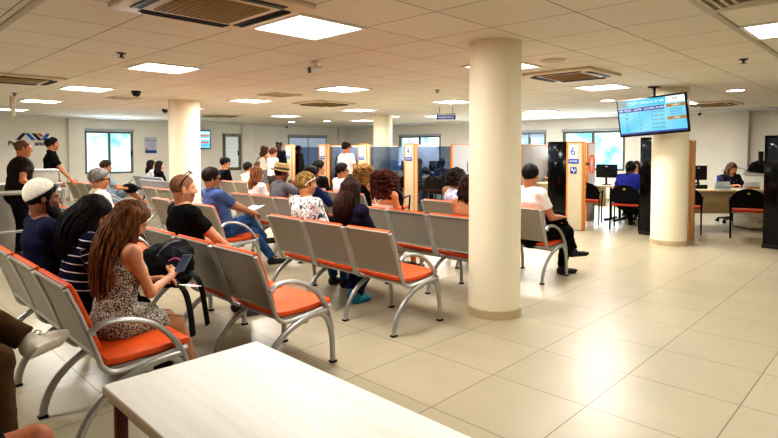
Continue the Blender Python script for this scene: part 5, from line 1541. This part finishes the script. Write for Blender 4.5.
hat = headframe(p, mb.build('straw_hat', mat('straw', '#b79a66', rough=0.8, var=0.2, scale=80, bump=0.5, bscale=150), p['root']))
mb = MB()
mb.lathe([(1.01, 0.0), (1.02, 0.0), (0.98, 0.028), (0.97, 0.028)], 32)
for v_ in mb.bm.verts: v_.co = Vector((-0.012 + v_.co.x * 0.118, v_.co.y * 0.1005, 0.055 + v_.co.z))
b_ = headframe(p, mb.build('hat_band', mat('hatband', '#4b4636', rough=0.8), p['root'])); b_.parent = hat
person('man in a dark blue shirt leaning forward beside the straw hat man', (4.62, 6.17), yaw=-10, H=1.70, lean=10, head=(-14, 14, 0), hr=(0.3, -0.05, 0.9), pr=(0.2, -0.8, -0.8), skin=SK_dark, hair=('short', '#1a120e', '#2f221a'), top=('long', C_dkblue), bottom=('trousers', C_black), vox=0.0115)

# --- fifth bench
p = person('man in white T-shirt and black trousers right of the nearest column', (5.80, 3.31), yaw=-24, H=1.82, lean=-2, head=(22, 6, 0), hl=(0.34, 0.06, 0.72), hr=(0.34, -0.12, 0.70), fr=(0.42, -0.06, 0.085), fl=(0.52, -0.14, 0.30), kl=(0.6, -0.05, 0.8),
   skin=SK_tan, hair=BLK, top=('tee', C_white), bottom=("trousers", C_black), shoe="#0d0d0e", vox=0.0095, build=1.2)
person('woman with dark curly hair in a white and blue lace top', (5.84, 4.47), yaw=0, H=1.66, lean=2, head=(0, 4, 0), fem=True, skin=SK_tan, hair=('curly', '#0d0a0b', '#2a1c18', 0.10), top=('tank', M_lace), bottom=('trousers', C_jeans), vox=0.0105)
person('woman with curly blonde hair in a black top, left of the red-curled woman', (5.82, 6.24), yaw=0, H=1.72, lean=0, head=(4, 4, 0), fem=True, skin=SK_fair, hair=('curly', '#4a3015', '#b08345', 0.20), top=('tank', C_black), bottom=('trousers', C_black), vox=0.0115)
p = person('person in a white T-shirt and dark glasses with black hair, turned to the right', (5.82, 6.76), yaw=-14, H=1.72, lean=0, head=(-26, 2, 0), skin=SK_tan, hair=BLK, top=('tee', C_white), bottom=('trousers', C_jeans), vox=0.0115)
sunglasses(p, M_glass, z=-0.003, x=0.018, tilt=0)
person('man with black hair in a black top in front of the number 2 panel', (5.82, 7.36), yaw=-10, H=1.80, lean=0, head=(-14, 2, 0), skin=SK_tan, hair=BLK, top=('tee', C_black), bottom=('trousers', C_black), vox=0.0115)

# --- by the window
p = person('man in pale blue shirt and shorts seated under the window', (3.88, 11.62), yaw=-10, H=1.74, lean=-6, head=(-6, 14, 0), hl=(0.36, 0.05, 0.74), hr=(0.36, -0.08, 0.72), fr=(0.70, -0.1, 0.085), fl=(0.72, 0.02, 0.40), kl=(0.1, 0.3, 1), skin=SK_tan, hair=('short', '#2a1a12', '#4a3120'), top=('polo', C_ltblue), bottom=('shorts', C_ltblue), shoe=None, vox=0.0125, build=1.05)
person('dark-haired woman in a white top on the far bench, left of the woman in black', (5.77, 14.2), yaw=-8, H=1.60, fem=True, head=(-10, 4, 0), skin=SK_fair, hair=('long', '#0e0b0b', '#241a18', 0.26), top=('long', C_white), bottom=('trousers', C_black), vox=0.0135)
person('dark-haired woman in a black top on the far bench, right of the woman in white', (5.73, 13.6), yaw=-8, H=1.57, fem=True, head=(-10, 4, 0), skin=SK_fair, hair=('long', '#0b0909', '#1f1716', 0.30), top=('long', C_black), bottom=('trousers', C_black), vox=0.0135)
p = person('man in a black baseball cap and black T-shirt before the narrow window', (6.22, 11.25), yaw=-12, H=1.82, head=(-14, 4, 0), skin=SK_tan, hair=('crop', '#15100d', '#2a1d15'), top=('tee', C_black), bottom=('trousers', C_black), vox=0.0125)
cap_hat(p, mat('cap_black', '#131314', rough=0.8))
person('person with black hair and a white collar right of the black cap man', (6.2, 10.25), yaw=-2, H=1.60, head=(4, 2, 0), skin=SK_tan, hair=BLK, top=('polo', C_cream), bottom=('trousers', C_black), vox=0.0125)

# --- standing people
p = person('cropped-haired man in dark brown T-shirt standing by the barrier rail', (1.82, 8.98), yaw=-2, pose='stand', H=1.66, lean=6, head=(-8, 6, 0), skin='#a5673f', hair=('buzz', '#4a3325', '#6a4a36'), top=('tee', C_dkbrown), bottom=('trousers', C_black), vox=0.0105, build=1.32, hl=(0.2, 0.22, 1.0), hr=(0.2, -0.24, 0.98))
person('dark-haired man in a black T-shirt standing in profile before the wall logo', (2.82, 11.4), yaw=-12, pose='stand', H=1.75, lean=2, head=(-2, 2, 0), skin='#a8714e', hair=('short', '#0d0b0b', '#1c1614'), top=('polo', C_black), bottom=('trousers', C_black), vox=0.011, hl=(0.16, 0.24, 0.90), hr=(0.34, -0.16, 0.92), pr=(-0.6, -0.5, -0.5), stubble=0.4)
p = person('man in a white T-shirt and black cap standing before the number 3 panel', (7.98, 9.12), yaw=-4, pose='stand', H=1.69, head=(-8, 6, 0), skin=SK_tan, hair=('crop', '#15100d', '#2a1d15'), top=('tee', C_white), bottom=('trousers', C_khaki), vox=0.011, build=1.12, hr=(0.28, -0.2, 0.98), hl=(0.2, 0.22, 0.92))
cap_hat(p, mat('cap_black', ''))
p17 = person('brown-haired woman with bare shoulders standing by the number 1 panel', (8.36, 12.95), yaw=-5, pose='stand', H=1.64, fem=True, head=(10, 4, 0), skin='#b8764c', hair=('wavy', '#2a1710', '#5e3a22', 0.2), top=('tank', C_cream), bottom=('skirt', C_grey), vox=0.0135)
person('woman with tied brown hair in a white T-shirt standing in the middle of the group', (7.68, 11.52), yaw=-2, pose='stand', H=1.56, fem=True, head=(0, 8, 0), skin=SK_fair, hair=('bun', '#4a2516', '#7c4526'), top=('tee', C_white), bottom=('trousers', C_khaki), vox=0.0125)
p19 = person('standing man in a dark jacket over a blue shirt by the number 1 panel', (8.92, 13.05), yaw=182, pose='stand', H=1.78, head=(20, 8, 0), skin='#5d3826', hair=('crop', '#0b0908', '#171210'), top=('long', cloth('cloth_ink', '#14151d')), bottom=('trousers', C_black), vox=0.0125, hr=(0.25, 0.0, 1.2), hl=(0.2, 0.2, 0.98))
F_ = Sdf(); c_ = p19['P'] + p19['t'] * 0.30 + p19['f'] * 0.105
F_.ecap(c_ - p19['t'] * 0.2, c_ + p19['t'] * 0.10, p19['side'], (0.045, 0.025), (0.06, 0.025)); v, f = F_.mesh(0.012); surf('shirt_front', v, f, cloth('cloth_sky', '#5b8fd0'), p19['root'])
person('dark-clothed person standing behind the dark glass of the number 1 panel', (10.6, 14.45), yaw=0, pose='stand', H=1.66, head=(0, 4, 0), skin=SK_dark, hair=BLK, top=('long', C_black), bottom=('trousers', C_black), vox=0.0135)

# --- at the counters
person('man in a grey T-shirt resting his cheek behind the number 4 glass', (10.78, 9.55), yaw=-10, H=1.74, lean=12, head=(-10, 4, 0), hr=(0.36, -0.06, 1.0), pr=(0.6, -0.7, -0.6), skin='#8a5a40', hair=('buzz', '#2a1e18', '#43302a'), top=('tee', C_teal), bottom=('trousers', C_khaki), vox=0.012)
person('woman in a slate grey top behind the number 4 glass', (11.10, 8.98), yaw=6, H=1.72, lean=8, head=(6, 4, 0), fem=True, skin=SK_dark, hair=('bun', '#2a2226', '#463a3e'), top=('tank', C_slate), bottom=('trousers', C_black), vox=0.012)
person('woman in royal blue with tied dark hair seated right of the number 6 panel', (10.68, 4.02), yaw=2, H=1.76, lean=14, head=(-10, 4, 0), fem=True, hl=(0.45, 0.2, 0.80), hr=(0.45, -0.15, 0.80), skin='#7a4a36', hair=('pony', '#0d0a0a', '#211815', 0.16), top=('tee', C_royal), bottom=('trousers', C_black), vox=0.0115, build=1.3)
p = person('clerk with dark hair and glasses facing the customer in blue', (12.60, 4.56), yaw=186, H=1.64, lean=4, head=(-4, 4, 0), fem=True, hl=(0.30, 0.1, 0.80), hr=(0.30, -0.1, 0.80), skin=SK_fair, hair=('long', '#120d0c', '#2b1d18', 0.2), top=('long', C_black), bottom=('trousers', C_black), vox=0.0125)
sunglasses(p, M_glass, z=-0.003, x=0.018, tilt=0, name='glasses')
person('right-hand clerk with long brown hair reading papers at her desk', (12.86, 2.86), yaw=224, H=1.66, lean=14, head=(4, 26, 0), fem=True, hl=(0.42, 0.12, 0.795), hr=(0.42, -0.12, 0.795), skin=SK_fair, hair=('long', '#1d120e', '#6b4a38', 0.22), top=('half', patternmat('print_dark', [(0.45, rgb('#14131c')), (0.58, rgb('#2b2a3e')), (0.66, rgb('#6c6a88'))], 30)), bottom=('trousers', C_black), vox=0.0105)
person('clerk with dark hair behind the monitor left of the number 6 panel', (12.65, 6.62), yaw=190, H=1.74, lean=4, head=(0, 6, 0), skin=SK_fair, hair=('short', '#1a120e', '#2f2019'), top=('polo', C_black), bottom=('trousers', C_black), vox=0.0135, hl=(0.3, 0.1, 0.80), hr=(0.3, -0.1, 0.80))

# ------------------------------------------------------------------ things people hold or wear over the shoulder
t = thing('smartphone', 'smartphone held by the woman with long brown hair', 'phone', (1.545, 3.325, 0.785))
R_ = Euler((math.radians(-8), math.radians(-38), math.radians(35))).to_matrix().to_4x4()
MB().box((0, 0, 0), (0.142, 0.07, 0.008), rot=R_, bev=0.003).build('case', mat('phone_grey', '#5c6673', rough=0.3), t)
MB().box(R_ @ Vector((0, 0, 0.0045)), (0.128, 0.064, 0.001), rot=R_).build('screen', screenmat('phone_screen', '#26324e', 0.35, '#5a6c94'), t, smooth=False)
bp = lump_bag('backpack', 'black backpack on the laps between the two bowed women', (1.58, 3.66, 0.565), (0.17, 0.21, 0.15), seed=11, m=mat('bag_black', ''))
tag(bp, None, 'bag')
MB().tube(arc([(-0.05, -0.22, 0.10), (0.0, -0.28, 0.02), (0.03, -0.29, -0.12), (0.05, -0.28, -0.28)], 5), 0.02, 8, flat=(0.024, 0.006), up=(1, 0.3, 0)).build('strap', mat('strap_black', '#0e0e10', rough=0.8), bp)
MB().tube(arc([(0.08, -0.18, 0.12), (0.13, -0.22, 0.05), (0.17, -0.21, -0.12), (0.20, -0.19, -0.26)], 5), 0.02, 8, flat=(0.022, 0.006), up=(1, 0.3, 0)).build('strap', mat('strap_black', ''), bp)
MB().tube(arc([(-0.10, -0.10, 0.24), (-0.02, -0.06, 0.30), (0.08, -0.02, 0.31), (0.13, 0.05, 0.26)], 5), 0.008, 8).build('zip', mat('zip_grey', '#5d5d60', rough=0.4, metal=0.5), bp)
MB().tube(arc([(-0.07, -0.20, 0.22), (-0.03, -0.21, 0.235), (0.01, -0.205, 0.215), (0.03, -0.20, 0.20)], 5), 0.005, 6).build('pink_tag', mat('tag_pink', '#c44f93', rough=0.5), bp)
t = thing('leaflet', 'folded white paper in the hands of the man in jeans', 'paper', (3.80, 6.14, 0.745), 0.3)
MB().box((0, 0.03, 0.012), (0.16, 0.10, 0.003), rot=(0.12, -0.25, 0)).box((0.02, -0.05, 0.014), (0.16, 0.10, 0.003), rot=(-0.2, -0.25, 0)).build('sheet', C_white, t, smooth=False)
t = thing('paper_slip', 'small white paper under the phone of the woman with long brown hair', 'paper', (1.58, 3.31, 0.64), 0.6)
MB().box((0, 0, 0), (0.13, 0.09, 0.003), rot=(0.1, 0.2, 0)).build('sheet', C_white, t, smooth=False)
lb = lump_bag('shoulder_bag', 'black bag on the lap of the man in shorts', (4.28, 11.57, 0.62), (0.13, 0.17, 0.10), seed=8, m=mat('bag_black', ''))
MB().tube(arc([(0.10, -0.1, 0.12), (0.22, -0.12, 0.05), (0.25, -0.06, -0.12), (0.16, 0.0, -0.14)], 5), 0.016, 8).build('strap', mat('strap_black', ''), lb)
t = thing('smartphone', 'small pale phone in the hands of the man in shorts', 'phone', (4.28, 11.52, 0.86), 0)
MB().box((0, 0, 0), (0.14, 0.07, 0.01), rot=(0, -0.6, 0), bev=0.003).build('case', mat('phone_pale', '#cfd5da', rough=0.3), t)
MB().box((-0.003, 0, 0.006), (0.12, 0.06, 0.002), rot=(0, -0.6, 0)).build('screen', M_scr, t, smooth=False)
# cross-body strap and bag of the standing man in white
bg = lump_bag('crossbody_bag', 'black crossbody bag of the standing man in the white T-shirt and cap', (7.96, 9.37, 0.80), (0.10, 0.05, 0.11), seed=6, m=mat('bag_black', ''))
MB().tube(arc([(-0.06, 0.0, 0.14), (-0.10, -0.03, 0.32), (-0.115, -0.08, 0.50), (-0.06, -0.11, 0.615), (0.04, -0.12, 0.60)], 6), 0.012, 8, flat=(0.018, 0.006), up=(0, 1, 0.2)).build('strap', mat('strap_black', ''), bg)
bg = lump_bag('handbag', 'brown shoulder bag of the woman with bare shoulders in the standing group', (8.28, 13.16, 0.92), (0.12, 0.08, 0.13), seed=3, m=mat('bag_brown', '#7a4a2c', rough=0.6))
MB().tube(arc([(-0.03, 0, 0.22), (-0.02, -0.02, 0.34), (0.05, -0.03, 0.36), (0.08, -0.02, 0.22)], 5), 0.01, 8).build('strap', mat('strap_brown', '#5a3520', rough=0.6), bg)

# ------------------------------------------------------------------ light, sky, camera
for x, y in ((2.67, 3.5), (2.8, 6.45), (2.9, 9.45), (2.95, 12.5), (5.6, 3.5), (5.75, 6.6), (5.8, 9.45), (5.85, 12.4), (8.35, 3.55), (8.75, 6.75), (9.0, 9.8), (9.1, 13.0), (5.33, 0.72), (8.5, 0.6), (12.4, 6.8), (12.3, 10.0), (12.3, 3.6), (12.3, 13.2), (2.6, 0.6), (-0.4, 4.2), (-0.4, 7.0)):
    area(x, y, CEIL - 0.03, 0.6, 0.6, (46 if x < 4 and y < 2 else 22 if y < 1 else 46 if x < 6 and y < 8 else 72), (1, 0.98, 0.95))
area(XW - 0.25, 7.0, 1.45, 1.1, 1.9, 70, (0.75, 0.9, 1.0), (0, math.radians(90), 0))
area(XW - 0.25, 9.4, 1.45, 1.1, 1.7, 60, (0.75, 0.9, 1.0), (0, math.radians(90), 0))
area(6.13, YW - 0.25, 1.45, 1.3, 1.2, 50, (0.75, 0.9, 1.0), (math.radians(-90), 0, 0))

w = bpy.data.worlds.new('World'); SC.world = w; w.use_nodes = True
bgn = w.node_tree.nodes.get('Background') or w.node_tree.nodes.new('ShaderNodeBackground')
sky = w.node_tree.nodes.new('ShaderNodeTexSky'); sky.sky_type = 'HOSEK_WILKIE'
w.node_tree.links.new(sky.outputs[0], bgn.inputs['Color']); bgn.inputs['Strength'].default_value = 1.0

cam = bpy.data.cameras.new('Camera'); co = link(bpy.data.objects.new('Camera', cam))
cam.sensor_width = 36.0; cam.lens = 36.0 * 546 / 778; cam.shift_y = -50 / 778
cam.clip_start = 0.05; cam.clip_end = 100
pitch = math.atan(19 / 546)
co.location = (0, 0, 1.5); co.rotation_euler = (PI / 2 - pitch, 0, math.radians(44.3 - 90))
SC.camera = co
SC.view_settings.view_transform = 'Standard'
try: SC.view_settings.look = 'Medium High Contrast'
except TypeError: SC.view_settings.look = 'None'
SC.view_settings.exposure = 0.0
SC.cycles.use_denoising = True
SC.cycles.max_bounces = 8
SC.cycles.sample_clamp_indirect = 6.0

# lettering becomes plain meshes
bpy.context.view_layer.update()
dg = bpy.context.evaluated_depsgraph_get()
for o in [o for o in SC.objects if o.type == 'FONT']:
    me = bpy.data.meshes.new_from_object(o.evaluated_get(dg))
    n_ = bpy.data.objects.new('lettering', me)
    if not me.materials: me.materials.append(o.data.materials[0])
    COL.objects.link(n_); n_.parent = o.parent; n_.matrix_parent_inverse = o.matrix_parent_inverse.copy(); n_.matrix_basis = o.matrix_basis.copy()
    bpy.data.objects.remove(o)
